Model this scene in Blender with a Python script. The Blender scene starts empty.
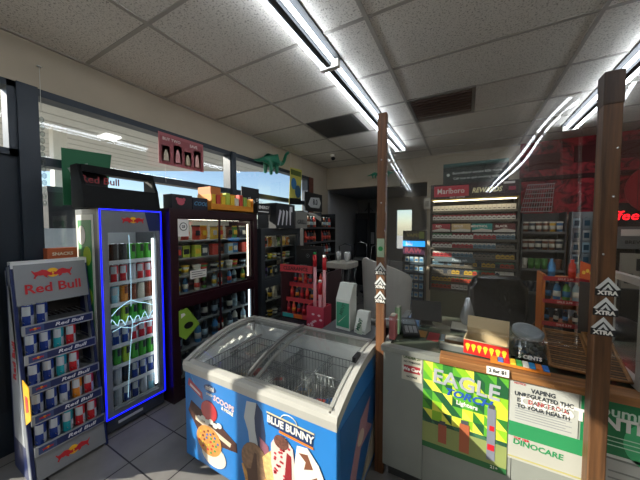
import bpy, bmesh, math, random
from mathutils import Vector, Matrix
random.seed(7)
SC = bpy.context.scene
COL = SC.collection
PI = math.pi

# ------------------------------------------------------------------ camera, sky, sun, exposure
cam_d = bpy.data.cameras.new('camera'); cam = bpy.data.objects.new('camera', cam_d); COL.objects.link(cam)
cam.location = (0, 0, 1.5)
cam.rotation_euler = (math.radians(90 - 2.5), 0, math.radians(28.8))
cam_d.sensor_width = 36; cam_d.lens = 266 / 640 * 36; cam_d.clip_start = 0.02; cam_d.clip_end = 500
SC.camera = cam
SC.view_settings.view_transform = 'Standard'; SC.view_settings.look = 'None'
SC.view_settings.gamma = 1; SC.view_settings.use_curve_mapping = False
SC.view_settings.exposure = 1.42
SC.cycles.use_denoising = True
SC.cycles.max_bounces = 8; SC.cycles.transparent_max_bounces = 24
SC.cycles.sample_clamp_indirect = 6

SUN = Vector((1.0, 0.70, -0.53)).normalized()
w = bpy.data.worlds.new('sky'); SC.world = w; w.use_nodes = True
nt = w.node_tree; nt.nodes.clear()
sk = nt.nodes.new('ShaderNodeTexSky'); sk.sky_type = 'NISHITA'; sk.sun_disc = False
sk.sun_elevation = math.radians(28); sk.sun_rotation = math.radians(235); sk.altitude = 300
sk.air_density = 1.0; sk.dust_density = 0.6; sk.ozone_density = 2.0
bg = nt.nodes.new('ShaderNodeBackground'); bg.inputs[1].default_value = 0.072
ow = nt.nodes.new('ShaderNodeOutputWorld')
nt.links.new(sk.outputs[0], bg.inputs[0]); nt.links.new(bg.outputs[0], ow.inputs[0])
sd = bpy.data.lights.new('sun', 'SUN'); sd.energy = 3.8; sd.angle = math.radians(0.6); sd.color = (1, .93, .8)
so = bpy.data.objects.new('sun', sd); COL.objects.link(so)
so.rotation_euler = SUN.to_track_quat('-Z', 'Y').to_euler(); so.location = (-8, -6, 6)

TUBE_POWER = 6.0

# ------------------------------------------------------------------ materials
def lin(h):
    if isinstance(h, tuple): return h
    h = h.lstrip('#'); v = [int(h[i:i + 2], 16) / 255 for i in (0, 2, 4)]
    return tuple(c / 12.92 if c < .04045 else ((c + .055) / 1.055) ** 2.4 for c in v)
_m = {}
def M(col, rough=.5, metal=0, noise=0, scale=8, bump=0, bscale=60, emit=0, spec=.5, coat=0):
    key = (col, rough, metal, noise, scale, bump, bscale, emit, spec, coat)
    if key in _m: return _m[key]
    m = bpy.data.materials.new('m_' + str(col).strip('#')); m.use_nodes = True
    n = m.node_tree.nodes; L = m.node_tree.links; b = n['Principled BSDF']
    c = lin(col)
    b.inputs['Base Color'].default_value = (*c, 1); b.inputs['Roughness'].default_value = rough
    b.inputs['Metallic'].default_value = metal; b.inputs['Specular IOR Level'].default_value = spec
    b.inputs['Coat Weight'].default_value = coat
    tc = n.new('ShaderNodeTexCoord')
    nz = n.new('ShaderNodeTexNoise'); nz.inputs['Scale'].default_value = scale; nz.inputs['Detail'].default_value = 4
    L.new(tc.outputs['Object'], nz.inputs['Vector'])
    a = noise if noise else .04
    mr = n.new('ShaderNodeMapRange'); mr.inputs[1].default_value = .3; mr.inputs[2].default_value = .7
    mr.inputs[3].default_value = 1 - a; mr.inputs[4].default_value = 1 + a
    L.new(nz.outputs[0], mr.inputs[0])
    mx = n.new('ShaderNodeVectorMath'); mx.operation = 'SCALE'; mx.inputs[0].default_value = c
    L.new(mr.outputs[0], mx.inputs['Scale']); L.new(mx.outputs[0], b.inputs['Base Color'])
    if bump:
        nb = n.new('ShaderNodeTexNoise'); nb.inputs['Scale'].default_value = bscale
        L.new(tc.outputs['Object'], nb.inputs['Vector'])
        bp = n.new('ShaderNodeBump'); bp.inputs['Strength'].default_value = bump; bp.inputs['Distance'].default_value = .01
        L.new(nb.outputs[0], bp.inputs['Height']); L.new(bp.outputs[0], b.inputs['Normal'])
    if emit:
        b.inputs['Emission Color'].default_value = (*c, 1); b.inputs['Emission Strength'].default_value = emit
    _m[key] = m; return m
def glass(name, tint=(1, 1, 1), refl=.06, rough=.0, wav=0):
    m = bpy.data.materials.new(name); m.use_nodes = True
    n = m.node_tree.nodes; L = m.node_tree.links; n.clear()
    o = n.new('ShaderNodeOutputMaterial'); mix = n.new('ShaderNodeMixShader')
    t = n.new('ShaderNodeBsdfTransparent'); t.inputs[0].default_value = (*tint, 1)
    g = n.new('ShaderNodeBsdfGlossy'); g.inputs['Roughness'].default_value = rough
    lw = n.new('ShaderNodeLayerWeight'); lw.inputs[0].default_value = .5
    pw = n.new('ShaderNodeMath'); pw.operation = 'POWER'; pw.inputs[1].default_value = 4
    ad = n.new('ShaderNodeMath'); ad.operation = 'MULTIPLY_ADD'; ad.inputs[1].default_value = .5; ad.inputs[2].default_value = refl
    L.new(lw.outputs['Facing'], pw.inputs[0]); L.new(pw.outputs[0], ad.inputs[0]); L.new(ad.outputs[0], mix.inputs[0])
    L.new(t.outputs[0], mix.inputs[1]); L.new(g.outputs[0], mix.inputs[2]); L.new(mix.outputs[0], o.inputs[0])
    if wav:
        tc = n.new('ShaderNodeTexCoord'); nz = n.new('ShaderNodeTexNoise'); nz.inputs['Scale'].default_value = 2.2; nz.inputs['Detail'].default_value = 0
        L.new(tc.outputs['Object'], nz.inputs['Vector'])
        bp = n.new('ShaderNodeBump'); bp.inputs['Strength'].default_value = 1; bp.inputs['Distance'].default_value = wav
        L.new(nz.outputs[0], bp.inputs['Height']); L.new(bp.outputs[0], g.inputs['Normal'])
    return m
def wood(c1, c2, axis='Z'):
    m = bpy.data.materials.new('wood'); m.use_nodes = True
    n = m.node_tree.nodes; L = m.node_tree.links; b = n['Principled BSDF']
    tc = n.new('ShaderNodeTexCoord'); mp = n.new('ShaderNodeMapping')
    mp.inputs['Scale'].default_value = (30, 30, 1.6) if axis == 'Z' else (1.6, 30, 30)
    nz = n.new('ShaderNodeTexNoise'); nz.inputs['Scale'].default_value = 1.6; nz.inputs['Detail'].default_value = 6
    cr = n.new('ShaderNodeValToRGB'); cr.color_ramp.elements[0].color = (*lin(c1), 1); cr.color_ramp.elements[1].color = (*lin(c2), 1)
    cr.color_ramp.elements[0].position = .3; cr.color_ramp.elements[1].position = .7
    L.new(tc.outputs['Object'], mp.inputs[0]); L.new(mp.outputs[0], nz.inputs['Vector']); L.new(nz.outputs[0], cr.inputs[0])
    L.new(cr.outputs[0], b.inputs['Base Color']); b.inputs['Roughness'].default_value = .5
    return m
def floor_mat():
    m = bpy.data.materials.new('floor_tiles'); m.use_nodes = True
    n = m.node_tree.nodes; L = m.node_tree.links; b = n['Principled BSDF']
    tc = n.new('ShaderNodeTexCoord'); mp = n.new('ShaderNodeMapping'); mp.inputs['Location'].default_value = (2.197, -.85, 0)
    bt = n.new('ShaderNodeTexBrick'); bt.offset = 0; bt.squash = 1
    bt.inputs['Scale'].default_value = 1; bt.inputs['Brick Width'].default_value = .335; bt.inputs['Row Height'].default_value = .296
    bt.inputs['Mortar Size'].default_value = .0045; bt.inputs['Mortar Smooth'].default_value = .1
    bt.inputs['Color1'].default_value = (*lin('#8f8c88'), 1); bt.inputs['Color2'].default_value = (*lin('#85827f'), 1)
    bt.inputs['Mortar'].default_value = (*lin('#2c2a29'), 1)
    nz = n.new('ShaderNodeTexNoise'); nz.inputs['Scale'].default_value = 9; nz.inputs['Detail'].default_value = 6
    mx = n.new('ShaderNodeMix'); mx.data_type = 'RGBA'; mx.blend_type = 'MULTIPLY'; mx.inputs[0].default_value = .35
    L.new(tc.outputs['Object'], mp.inputs[0]); L.new(mp.outputs[0], bt.inputs['Vector']); L.new(tc.outputs['Object'], nz.inputs['Vector'])
    L.new(bt.outputs['Color'], mx.inputs[6]); L.new(nz.outputs[0], mx.inputs[7]); L.new(mx.outputs[2], b.inputs['Base Color'])
    bp = n.new('ShaderNodeBump'); bp.invert = True; bp.inputs['Strength'].default_value = .4; bp.inputs['Distance'].default_value = .003
    L.new(bt.outputs['Fac'], bp.inputs['Height']); L.new(bp.outputs[0], b.inputs['Normal'])
    b.inputs['Roughness'].default_value = .42
    return m
def ceil_mat():
    m = bpy.data.materials.new('ceiling_tile'); m.use_nodes = True
    n = m.node_tree.nodes; L = m.node_tree.links; b = n['Principled BSDF']
    tc = n.new('ShaderNodeTexCoord'); nz = n.new('ShaderNodeTexNoise'); nz.inputs['Scale'].default_value = 100; nz.inputs['Detail'].default_value = 3
    nz.inputs['Distortion'].default_value = .6
    cr = n.new('ShaderNodeValToRGB'); cr.color_ramp.elements[0].color = (*lin('#a9a49b'), 1); cr.color_ramp.elements[1].color = (*lin('#e4e0d8'), 1)
    cr.color_ramp.elements[0].position = .36; cr.color_ramp.elements[1].position = .46
    L.new(tc.outputs['Object'], nz.inputs['Vector']); L.new(nz.outputs[0], cr.inputs[0]); L.new(cr.outputs[0], b.inputs['Base Color'])
    b.inputs['Roughness'].default_value = .95
    bp = n.new('ShaderNodeBump'); bp.inputs['Strength'].default_value = .5; bp.inputs['Distance'].default_value = .004
    L.new(nz.outputs[0], bp.inputs['Height']); L.new(bp.outputs[0], b.inputs['Normal'])
    return m
def mural_mat():
    m = bpy.data.materials.new('red_mural'); m.use_nodes = True
    n = m.node_tree.nodes; L = m.node_tree.links; b = n['Principled BSDF']
    tc = n.new('ShaderNodeTexCoord'); nz = n.new('ShaderNodeTexNoise'); nz.inputs['Scale'].default_value = 5; nz.inputs['Detail'].default_value = 8
    nz.inputs['Distortion'].default_value = 2.5
    cr = n.new('ShaderNodeValToRGB'); cr.color_ramp.elements[0].color = (*lin('#4a1519'), 1); cr.color_ramp.elements[1].color = (*lin('#b02a38'), 1)
    cr.color_ramp.elements[0].position = .35; cr.color_ramp.elements[1].position = .6
    L.new(tc.outputs['Object'], nz.inputs['Vector']); L.new(nz.outputs[0], cr.inputs[0]); L.new(cr.outputs[0], b.inputs['Base Color'])
    return m

BLACK = M('#151517', .4); DGREY = M('#2b2d30', .45); FRAME = M('#1d2a38', .4); MAROON = M('#2a1018', .35)
WHITE = M('#e6e4de', .45); SILV = M('#9fa3a6', .35, .7); CHROME = M('#c8cacc', .2, 1); CREAM = M('#b5aa97', .85, 0, .05, 3)
NAVY = M('#16275c', .4); RED = M('#c5202c', .45); YEL = M('#f2b81e', .45); ORANGE = M('#d8691c', .5); GREEN = M('#1f8a45', .5)
WIRE = M('#85898a', .35, .5)
GLASS = glass('clear_glass', (.97, .98, .98), .03); PLEXI = glass('plexi', (.985, .985, .98), .07)
CASEGLASS = glass('case_glass', (.95, .97, .97), .05)
EM = lambda c, s: M(c, .5, emit=s)

# ------------------------------------------------------------------ mesh builder
_tx = {}
def text_geo(s, size, bold=0, ext=.001, shear=0):
    k = (s, size, bold, ext, shear)
    if k in _tx: return _tx[k]
    c = bpy.data.curves.new('t', 'FONT'); c.body = s; c.size = size; c.extrude = ext; c.offset = bold; c.shear = shear
    c.align_x = 'CENTER'; c.align_y = 'CENTER'; c.resolution_u = 2
    o = bpy.data.objects.new('t', c); COL.objects.link(o)
    dg = bpy.context.evaluated_depsgraph_get(); dg.update()
    me = bpy.data.meshes.new_from_object(o.evaluated_get(dg))
    g = ([v.co.copy() for v in me.vertices], [tuple(p.vertices) for p in me.polygons])
    bpy.data.objects.remove(o); bpy.data.curves.remove(c); bpy.data.meshes.remove(me)
    _tx[k] = g; return g
def frm(o, u, v):
    u = Vector(u).normalized(); v = Vector(v).normalized(); n = u.cross(v)
    m = Matrix((u, v, n)).transposed().to_4x4(); m.translation = Vector(o); return m
class MB:
    def __init__(s, mat=None):
        s.v = []; s.f = []; s.mi = []; s.sm = []; s.mats = []; s.T = Matrix(); s.mat = mat
    def at(s, T): s.T = T; return s
    def add(s, vs, fs, mat=None, smooth=False):
        mat = mat or s.mat
        if mat not in s.mats: s.mats.append(mat)
        i = s.mats.index(mat); b = len(s.v)
        s.v += [s.T @ Vector(p) for p in vs]
        for f in fs: s.f.append([b + q for q in f]); s.mi.append(i); s.sm.append(smooth)
        return s
    def box(s, x0, x1, y0, y1, z0, z1, mat=None):
        vs = [(x, y, z) for z in (z0, z1) for x, y in ((x0, y0), (x1, y0), (x1, y1), (x0, y1))]
        return s.add(vs, [(3, 2, 1, 0), (4, 5, 6, 7), (0, 1, 5, 4), (1, 2, 6, 5), (2, 3, 7, 6), (3, 0, 4, 7)], mat)
    def prism(s, p, z0, z1, mat=None, smooth=False):
        n = len(p); a = sum(p[i][0] * p[(i + 1) % n][1] - p[(i + 1) % n][0] * p[i][1] for i in range(n))
        if a < 0: p = p[::-1]
        vs = [(x, y, z0) for x, y in p] + [(x, y, z1) for x, y in p]
        return s.add(vs, [tuple(range(n))[::-1], tuple(range(n, 2 * n))] + [(i, (i + 1) % n, n + (i + 1) % n, n + i) for i in range(n)], mat, False)
    def lathe(s, prof, c=(0, 0, 0), seg=14, mat=None, ax='Z'):
        vs = []; fs = []
        for r, z in prof:
            for k in range(seg):
                a = 2 * PI * k / seg; x, y = r * math.cos(a), r * math.sin(a)
                vs.append({'Z': (c[0] + x, c[1] + y, c[2] + z), 'X': (c[0] + z, c[1] + x, c[2] + y), 'Y': (c[0] + y, c[1] + z, c[2] + x)}[ax])
        for i in range(len(prof) - 1):
            for k in range(seg):
                a = i * seg + k; b = i * seg + (k + 1) % seg; fs.append((a, b, b + seg, a + seg))
        fs.append(tuple(range(seg))[::-1]); fs.append(tuple(range((len(prof) - 1) * seg, len(prof) * seg)))
        return s.add(vs, fs, mat, True)
    def tube(s, pts, r, seg=6, mat=None):
        pts = [Vector(p) for p in pts]; vs = []; fs = []
        for i, p in enumerate(pts):
            d = (pts[min(i + 1, len(pts) - 1)] - pts[max(i - 1, 0)]).normalized()
            up = Vector((0, 0, 1)) if abs(d.z) < .9 else Vector((1, 0, 0))
            a = d.cross(up).normalized(); b = a.cross(d)
            rr = r[i] if isinstance(r, (list, tuple)) else r
            for k in range(seg):
                t = 2 * PI * k / seg; vs.append(p + a * rr * math.cos(t) + b * rr * math.sin(t))
        for i in range(len(pts) - 1):
            for k in range(seg):
                q = i * seg + k; e = i * seg + (k + 1) % seg; fs.append((q, e, e + seg, q + seg))
        fs.append(tuple(range(seg))[::-1]); fs.append(tuple(range((len(pts) - 1) * seg, len(pts) * seg)))
        return s.add(vs, fs, mat, True)
    def disc(s, x, y, rx, ry=None, z0=0, z1=.002, mat=None, seg=20):
        ry = ry or rx
        return s.prism([(x + rx * math.cos(2 * PI * k / seg), y + ry * math.sin(2 * PI * k / seg)) for k in range(seg)], z0, z1, mat)
    def text(s, t, x, y, size, z=.002, mat=None, bold=0, rot=0, sx=1, shear=0):
        vs, fs = text_geo(t, size, bold, .0008, shear)
        c, d = math.cos(rot), math.sin(rot)
        return s.add([(x + (p.x * sx) * c - p.y * d, y + (p.x * sx) * d + p.y * c, z + p.z) for p in vs], fs, mat)
    def build(s, name, parent=None, bevel=0, loc=None, sub=0):
        me = bpy.data.meshes.new(name); me.from_pydata(s.v, [], s.f)
        for m in s.mats: me.materials.append(m)
        me.polygons.foreach_set('material_index', s.mi); me.polygons.foreach_set('use_smooth', s.sm); me.update()
        bm = bmesh.new(); bm.from_mesh(me); bmesh.ops.recalc_face_normals(bm, faces=bm.faces); bm.to_mesh(me); bm.free()
        o = bpy.data.objects.new(name, me); COL.objects.link(o)
        if parent: o.parent = parent
        if loc: o.location = loc
        if bevel:
            b = o.modifiers.new('bevel', 'BEVEL'); b.width = bevel; b.segments = 2; b.limit_method = 'ANGLE'
        if sub:
            b = o.modifiers.new('sub', 'SUBSURF'); b.levels = sub; b.render_levels = sub
        return o
def tag(o, label, cat, group=None):
    o['label'] = label; o['category'] = cat
    if group: o['group'] = group
    return o
def thing(name, label, cat, loc=(0, 0, 0), rz=0, group=None):
    o = bpy.data.objects.new(name, None); COL.objects.link(o); o.location = loc; o.rotation_euler = (0, 0, rz)
    o.empty_display_size = .05
    return tag(o, label, cat, group)
def struct(o): o['kind'] = 'structure'; return o
def B(name, mat, *boxes, parent=None, bevel=0):
    m = MB(mat)
    for b in boxes: m.box(*b)
    return m.build(name, parent, bevel)
def dup(o, loc, label, rz=None, group=None, kids=True):
    c = o.copy(); COL.objects.link(c); c.location = loc
    if rz is not None: c.rotation_euler = (0, 0, rz)
    c['label'] = label
    if group: c['group'] = group
    if kids:
        for ch in o.children:
            d = ch.copy(); COL.objects.link(d); d.parent = c
            for g in ch.children:
                e = g.copy(); COL.objects.link(e); e.parent = d
    return c
ORD = ['leftmost', 'second', 'third', 'fourth', 'fifth', 'sixth', 'seventh', 'eighth', 'ninth', 'tenth', 'eleventh', 'twelfth',
       'thirteenth', 'fourteenth', 'fifteenth', 'sixteenth', 'seventeenth', 'eighteenth', 'nineteenth', 'twentieth', 'twenty-first', 'twenty-second']
def nth(i): return 'leftmost' if i == 0 else ORD[i] + ' from left'
ROW = ['top', 'second', 'third', 'fourth', 'fifth', 'sixth', 'seventh', 'bottom']
def rowname(i, n): return 'top' if i == 0 else ('bottom' if i == n - 1 else ORD[i])
LEFT = lambda x, y=0, z=0: frm((x, y, z), (0, 1, 0), (0, 0, 1))      # a panel facing +X
FRONT = lambda y, x=0, z=0: frm((x, y, z), (1, 0, 0), (0, 0, 1))     # a panel facing -Y

# ================================================================== THE SETTING
H = 2.77; WX = -2.61
MB(floor_mat()).box(-3.4, 3.3, -3.2, 8.2, -.1, 0).build('floor')
struct(bpy.data.objects['floor'])
cl = MB(ceil_mat()).box(-2.7, 3.2, -3.1, 5.1, H, H + .05)
CB = M('#a7a29a', .5)
bx = MB(CB)
for x in (-1.76, -.555, .67, 1.89, 3.1): bx.box(x - .013, x + .013, -3.05, 5.05, H - .006, H)
for k in range(-6, 7):
    y = .98 + .605 * k
    bx.box(-2.61, 3.15, y - .012, y + .012, H - .005, H)
bx.box(-2.61, -2.585, -3.05, 5.05, H - .01, H); bx.box(-2.61, 3.15, 5.03, 5.05, H - .01, H)
struct(cl.build('ceiling'))
struct(bx.build('trim_1'))
# left wall: soffit, sill, piers (openings between them are the windows)
wl = MB(CREAM).box(WX - .15, WX, -3.1, 5.1, 2.46, H).box(WX - .15, WX, 4.3, 5.1, 0, 2.46).box(WX - .15, WX, -3.1, -2.4, 0, 2.46)
struct(wl.build('wall_left'))
struct(B('wall_sill_left', M('#3a3a3c', .7), (WX - .15, WX - .01, .62, 4.3, 0, .35)))
struct(B('wall_back', CREAM, (-2.76, -.62, 5.05, 5.15, 2.32, H), (-.62, 3.3, 5.05, 5.15, 0, H)))
struct(B('wall_right', CREAM, (3.15, 3.3, -3.1, 5.15, 0, H)))
struct(B('wall_rear', CREAM, (-2.76, 3.3, -3.2, -3.05, 0, H)))
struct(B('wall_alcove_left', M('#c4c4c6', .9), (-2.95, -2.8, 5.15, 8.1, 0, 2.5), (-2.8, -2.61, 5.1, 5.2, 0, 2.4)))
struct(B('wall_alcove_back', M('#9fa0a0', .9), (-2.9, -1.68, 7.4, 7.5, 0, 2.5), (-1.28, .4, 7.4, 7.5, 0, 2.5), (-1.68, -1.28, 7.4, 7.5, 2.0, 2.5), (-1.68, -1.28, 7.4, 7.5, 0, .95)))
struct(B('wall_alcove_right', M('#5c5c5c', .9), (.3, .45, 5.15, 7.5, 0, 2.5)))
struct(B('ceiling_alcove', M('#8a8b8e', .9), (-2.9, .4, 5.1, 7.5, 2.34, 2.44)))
# red mural strip of wall
struct(MB(mural_mat()).box(.69, 3.15, 5.02, 5.05, 1.7, H).box(.69, 3.15, 5.0, 5.02, 2.2, 2.26, M('#3a1014', .7))
       .box(.8, 1.15, 5.0, 5.02, 2.36, 2.58, M('#571a1e', .7)).box(1.3, 1.95, 5.0, 5.02, 2.42, 2.64, M('#571a1e', .7)).build('wall_mural'))
# door behind camera-left and door at picture edge
def window(name, y0, y1, z0, z1, bars=(), fr=.05):
    f = MB(FRAME).box(WX - .11, WX + .01, y0, y1, z1 - fr, z1).box(WX - .11, WX + .01, y0, y1, z0, z0 + fr)
    f.box(WX - .11, WX + .01, y0, y0 + fr, z0, z1).box(WX - .11, WX + .01, y1 - fr, y1, z0, z1)
    for z in bars: f.box(WX - .1, WX, y0, y1, z - .03, z + .03)
    o = struct(f.build(name)); B('glass_pane', GLASS, (WX - .055, WX - .05, y0 + fr, y1 - fr, z0 + fr, z1 - fr), parent=o); return o
window('window_1', .65, 2.45, .35, 2.46, (1.97,))
window('window_2', 2.45, 4.3, .35, 2.46, (1.97,))
window('window_3', -2.4, -.122 + .02, .25, 2.46, fr=.04)
window('window_4', .31, .6, 1.98, 2.46, fr=.04)
window('door_1', -.115, .31, .1, 2.46, fr=.025)  # out of view; opening edges set to shape the sun stripes on the freezer
d = struct(MB(M('#1a2633', .5)).box(WX - .08, WX - .02, .31, .6, 0, 1.98).box(WX - .02, WX + .0, .42, .5, .3, 1.9, M('#0f1a26', .5)).build('door_2'))
B('door_push_bar', SILV, (WX - .02, WX + .03, .33, .45, 1.0, 1.03), parent=d)
struct(B('trim_2', FRAME, (WX - .12, WX + .03, .6, .70, 0, 2.46)))
struct(B('sun_blocker', FRAME, (WX - .10, WX - .0, .123, .285, 1.0, 2.43)))  # unseen panel added to keep sun off the freezer's upper left
struct(B('trim_4', FRAME, (WX - .02, WX + .03, 2.415, 2.485, .35, 2.46)))
struct(B('trim_5', M('#6b4034', .9, 0, .2, 20), (WX - .02, WX + .02, 4.3, 4.45, 0, 2.46)))
struct(B('window_5', GLASS, (-1.68, -1.28, 7.44, 7.45, .95, 2.0)))
struct(B('baseboard_back', M('#2b2622', .6), (-.62, 3.1, 5.03, 5.05, 0, .1)))

# outdoors: forecourt, canopy, far building
struct(MB(M('#b0ada4', .9, 0, .12, 2)).box(-60, -2.8, -40, 60, -.25, -.1).box(-2.8, 5, 8.2, 60, -.25, -.1).build('ground'))
cn = thing('fuel_canopy', 'white fuel station canopy over the forecourt outside the window', 'canopy', (-9, 7, 0))
c = MB(M('#c2c1bb', .6)).prism([(5.2, -5.6), (5.2, 7), (1, 4.1), (-4.7, .7), (-9, -1.4), (-13, -5.6)], 4.35, 4.9)
c.build('canopy_deck', cn)
c = MB(M('#a0a09c', .6))
for k in range(17): c.box(-6 + .65 * k, -5.97 + .65 * k, -5.6, -.5 + .52 * k - .6, 4.34, 4.35)
c.build('deck_seam', cn)
c = MB(EM('#ffffff', .9))
c.box(-1, -.5, -3, -2.6, 4.3, 4.35)
c.build('canopy_light', cn)
for x, y in ((-1.4, -4.0), (4.4, 5.4)):
    B('canopy_post', WHITE, (x, x + .3, y, y + .3, -.1, 4.35), parent=cn)
t = tag(MB(M('#1b1d20', .8)).box(-9.5, -8, 2.25, 2.95, -.1, 2.3).box(-9.3, -8.2, 2.3, 2.9, 2.3, 2.45, DGREY).box(-8, -7.98, 2.0, 2.7, 1.0, 1.5, M('#9aa3a8', .3)).build('fuel_pump'),
        'dark fuel pump on the forecourt seen through the left window', 'fuel pump')
t = thing('roadside_building', 'long low building far across the road outside', 'building', (-34, 14, 0))
B('wall', M('#7a7468', .9), (0, 6, -14, 30, -.1, 2.6), parent=t); B('roof', M('#4a4440', .9), (-.2, 6.2, -14.2, 30.2, 2.6, 2.9), parent=t)
for y in range(-12, 28, 4): B('window', M('#1c2328', .2), (6, 6.05, y, y + 1.6, .9, 2.0), parent=t)

# ================================================================== CEILING FITTINGS
def fixture(x, y0, y1, label, grp='ceiling strip lights'):
    t = thing('strip_light', label, 'light', (x, (y0 + y1) / 2, H), group=grp)
    l = (y1 - y0) / 2
    m = MB(M('#34373a', .6)); m.T = frm((0, 0, 0), (1, 0, 0), (0, 0, 1))
    m.prism([(-.085, 0), (.085, 0), (.085, -.012), (.024, -.018), (.018, -.06), (-.018, -.06), (-.024, -.018), (-.085, -.012)], -l, l)
    m.build('housing', t)
    for s in (-1, 1):
        MB(EM('#eef6ff', TUBE_POWER)).tube([(s * .052, -l + .03, -.05), (s * .052, l - .03, -.05)], .0135, 10).build('lamp_tube', t)
        B('lamp_holder', WHITE, (-.075, .075, s * l - .012, s * l + .012, -.07, -.012), parent=t)
fixture(-.93, 1.86, 4.3, 'twin tube ceiling strip light, left row, far one above the freezer')
fixture(-.93, -.6, 1.84, 'twin tube ceiling strip light, left row, near one at top of picture')
fixture(1.09, 1.93, 4.38, 'twin tube ceiling strip light above the right wooden post')
fixture(-.93, -3.02, -.62, 'twin tube ceiling strip light, left row, behind the viewer')
fixture(1.09, -2.98, -.56, 'twin tube ceiling strip light, right row, behind the viewer')
fixture(1.09, -.54, 1.91, 'twin tube ceiling strip light at far upper right, beyond picture edge')
# flat grey return grille and rusty open vent
t = thing('ceiling_vent', 'flat grey ceiling vent panel left of the strip light', 'vent', (-1.43, 3.08, H))
B('panel', M('#595856', .8, 0, .1, 300), (-.3, .3, -.29, .29, -.008, 0), parent=t)
B('louvre', M('#474644', .8), *[(-.28, .28, -.27 + .03 * k, -.262 + .03 * k, -.014, -.006) for k in range(18)], parent=t)
t = thing('ceiling_vent', 'recessed dark rusty ceiling vent at centre of the ceiling', 'vent', (-.25, 3.08, H))
B('frame', M('#6f6b66', .5), (-.3, .3, -.3, -.27, -.014, 0), (-.3, .3, .27, .3, -.014, 0), (-.3, -.27, -.27, .27, -.014, 0), (.27, .3, -.27, .27, -.014, 0), parent=t)
B('grille', M('#3a211b', .6, 0, .5, 9), (-.27, .27, -.27, .27, -.006, 0), parent=t)
m = MB(M('#55433c', .5))
for k in range(9): m.box(-.27, .27, -.25 + .06 * k, -.235 + .06 * k, -.02, -.004)
m.build('louvre', t)
t = thing('security_camera', 'small round security camera on the ceiling near the back', 'camera', (-2.05, 4.2, H))
MB(WHITE).lathe([(.05, 0), (.05, -.02), (.03, -.03)]).build('mount', t)
MB(BLACK).lathe([(.01, -.03), (.035, -.045), (.035, -.07), (.015, -.09)]).build('lens_dome', t)

# ================================================================== DRINK CANS
_can = {}
def can_mesh(c1, c2, kind):
    k = (c1, c2, kind)
    if k in _can: return _can[k]
    r, h = {'slim': (.0265, .134), 'tall': (.033, .155), 'fat': (.033, .12)}[kind]
    m = MB(M(c1, .3, .3))
    A_, B_ = M(c1, .35, .3), M(c2, .35, .3); seg = 12; zb = [.008, h * .5, h * .92]
    m.lathe([(r * .8, 0), (r, .008)], mat=A_, seg=seg); m.lathe([(r, h * .92), (r * .86, h * .98)], mat=A_, seg=seg)
    quad = kind == 'slim' and c2 in ('#c3cad2', '#1f3d8f')
    for q in (0, 1):
        for k in range(seg):
            p = [(r * math.cos(2 * PI * (k + e) / seg + .26), r * math.sin(2 * PI * (k + e) / seg + .26)) for e in (0, 1)]
            if quad: mt = A_ if ((k // 3) + q) % 2 else B_
            else: mt = B_ if (q == 1 and k in (0, 1, 11)) else A_
            m.add([(*p[0], zb[q]), (*p[1], zb[q]), (*p[1], zb[q + 1]), (*p[0], zb[q + 1])], [(0, 1, 2, 3)], mt, True)
    m.lathe([(r * .86, h * .975), (r * .88, h), (r * .8, h), (r * .78, h * .985)], mat=CHROME, seg=14)
    o = m.build('drink_can'); _can[k] = o.data; bpy.data.objects.remove(o); return _can[k]
def can(c1, c2, kind, loc, label, group, cat='can', name='drink_can'):
    o = bpy.data.objects.new(name, can_mesh(c1, c2, kind)); COL.objects.link(o); o.location = loc
    return tag(o, label, cat, group)
CN = {'#1f3d8f': 'blue', '#c3cad2': 'silver', '#1fa3b0': 'turquoise', '#c8242e': 'red', '#e08a2c': 'orange', '#4fae3a': 'green',
      '#2a2c2e': 'black', '#7a3b22': 'brown', '#8fd1e6': 'light blue', '#d9d7c8': 'white', '#a8c832': 'lime'}
BULL = [(0, .30), (.06, .42), (.02, .58), (.10, .50), (.16, .52), (.30, .72), (.50, .80), (.70, .66), (.86, .62), (.97, .80), (.98, .70), (.90, .48),
        (.84, .30), (.92, .12), (.84, .02), (.80, .20), (.70, .32), (.60, .28), (.46, .30), (.40, .16), (.26, .02), (.30, .20), (.20, .26), (.10, .22)]
def emblem(m, x, y, wd, z):
    """two red bulls before a yellow disc, centred on x, y"""
    m.disc(x, y + wd * .02, wd * .15, wd * .15, z, z + .0015, YEL)
    for s in (-1, 1):
        m.prism([(x + s * (p[0]) * wd * .5, y + (p[1] - .42) * wd * .36) for p in BULL], z + .0015, z + .003, RED)

# ================================================================== CAN RACK (bottom left)
rk = thing('can_rack', 'silver and blue drink rack leaning with five shelves of cans, by the door', 'display rack', (-2.18, .5, 0))
def fx(z): return .015 - .235 * z / 1.28       # front slope of the rack (local x)
for yy, nm in ((0, 'side_panel'), (.352, 'side_panel')):
    m = MB(NAVY); m.T = frm((0, yy, 0), (1, 0, 0), (0, 0, 1))
    P0 = [(-.30, 0), (.02, 0), (fx(1.28), 1.28), (-.29, 1.26)]
    m.prism(P0, -.008, .008)
    m.prism([(fx(0) - .05, .02), (fx(0) - .01, .02), (fx(1.28) - .01, 1.27), (fx(1.28) - .05, 1.26)], .008, .0095, M('#aeb4bb', .3, .5))
    if yy == 0:
        m.prism([(-.27, .2), (-.08, .2), (-.2, 1.15), (-.27, 1.15)], .008, .0095, M('#b9bec4', .4, .3))
        m.prism([(-.03, .36), (.06, .42), (.045, .6), (-.06, .62)], .0096, .013, YEL)
        m.prism([(-.01, .44), (.03, .46), (.02, .54), (-.02, .54)], .0131, .0145, RED)
        m.text('Red Bull', -.2, .7, .07, .011, RED, .002, PI / 2)
    m.build(nm, rk)
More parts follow.
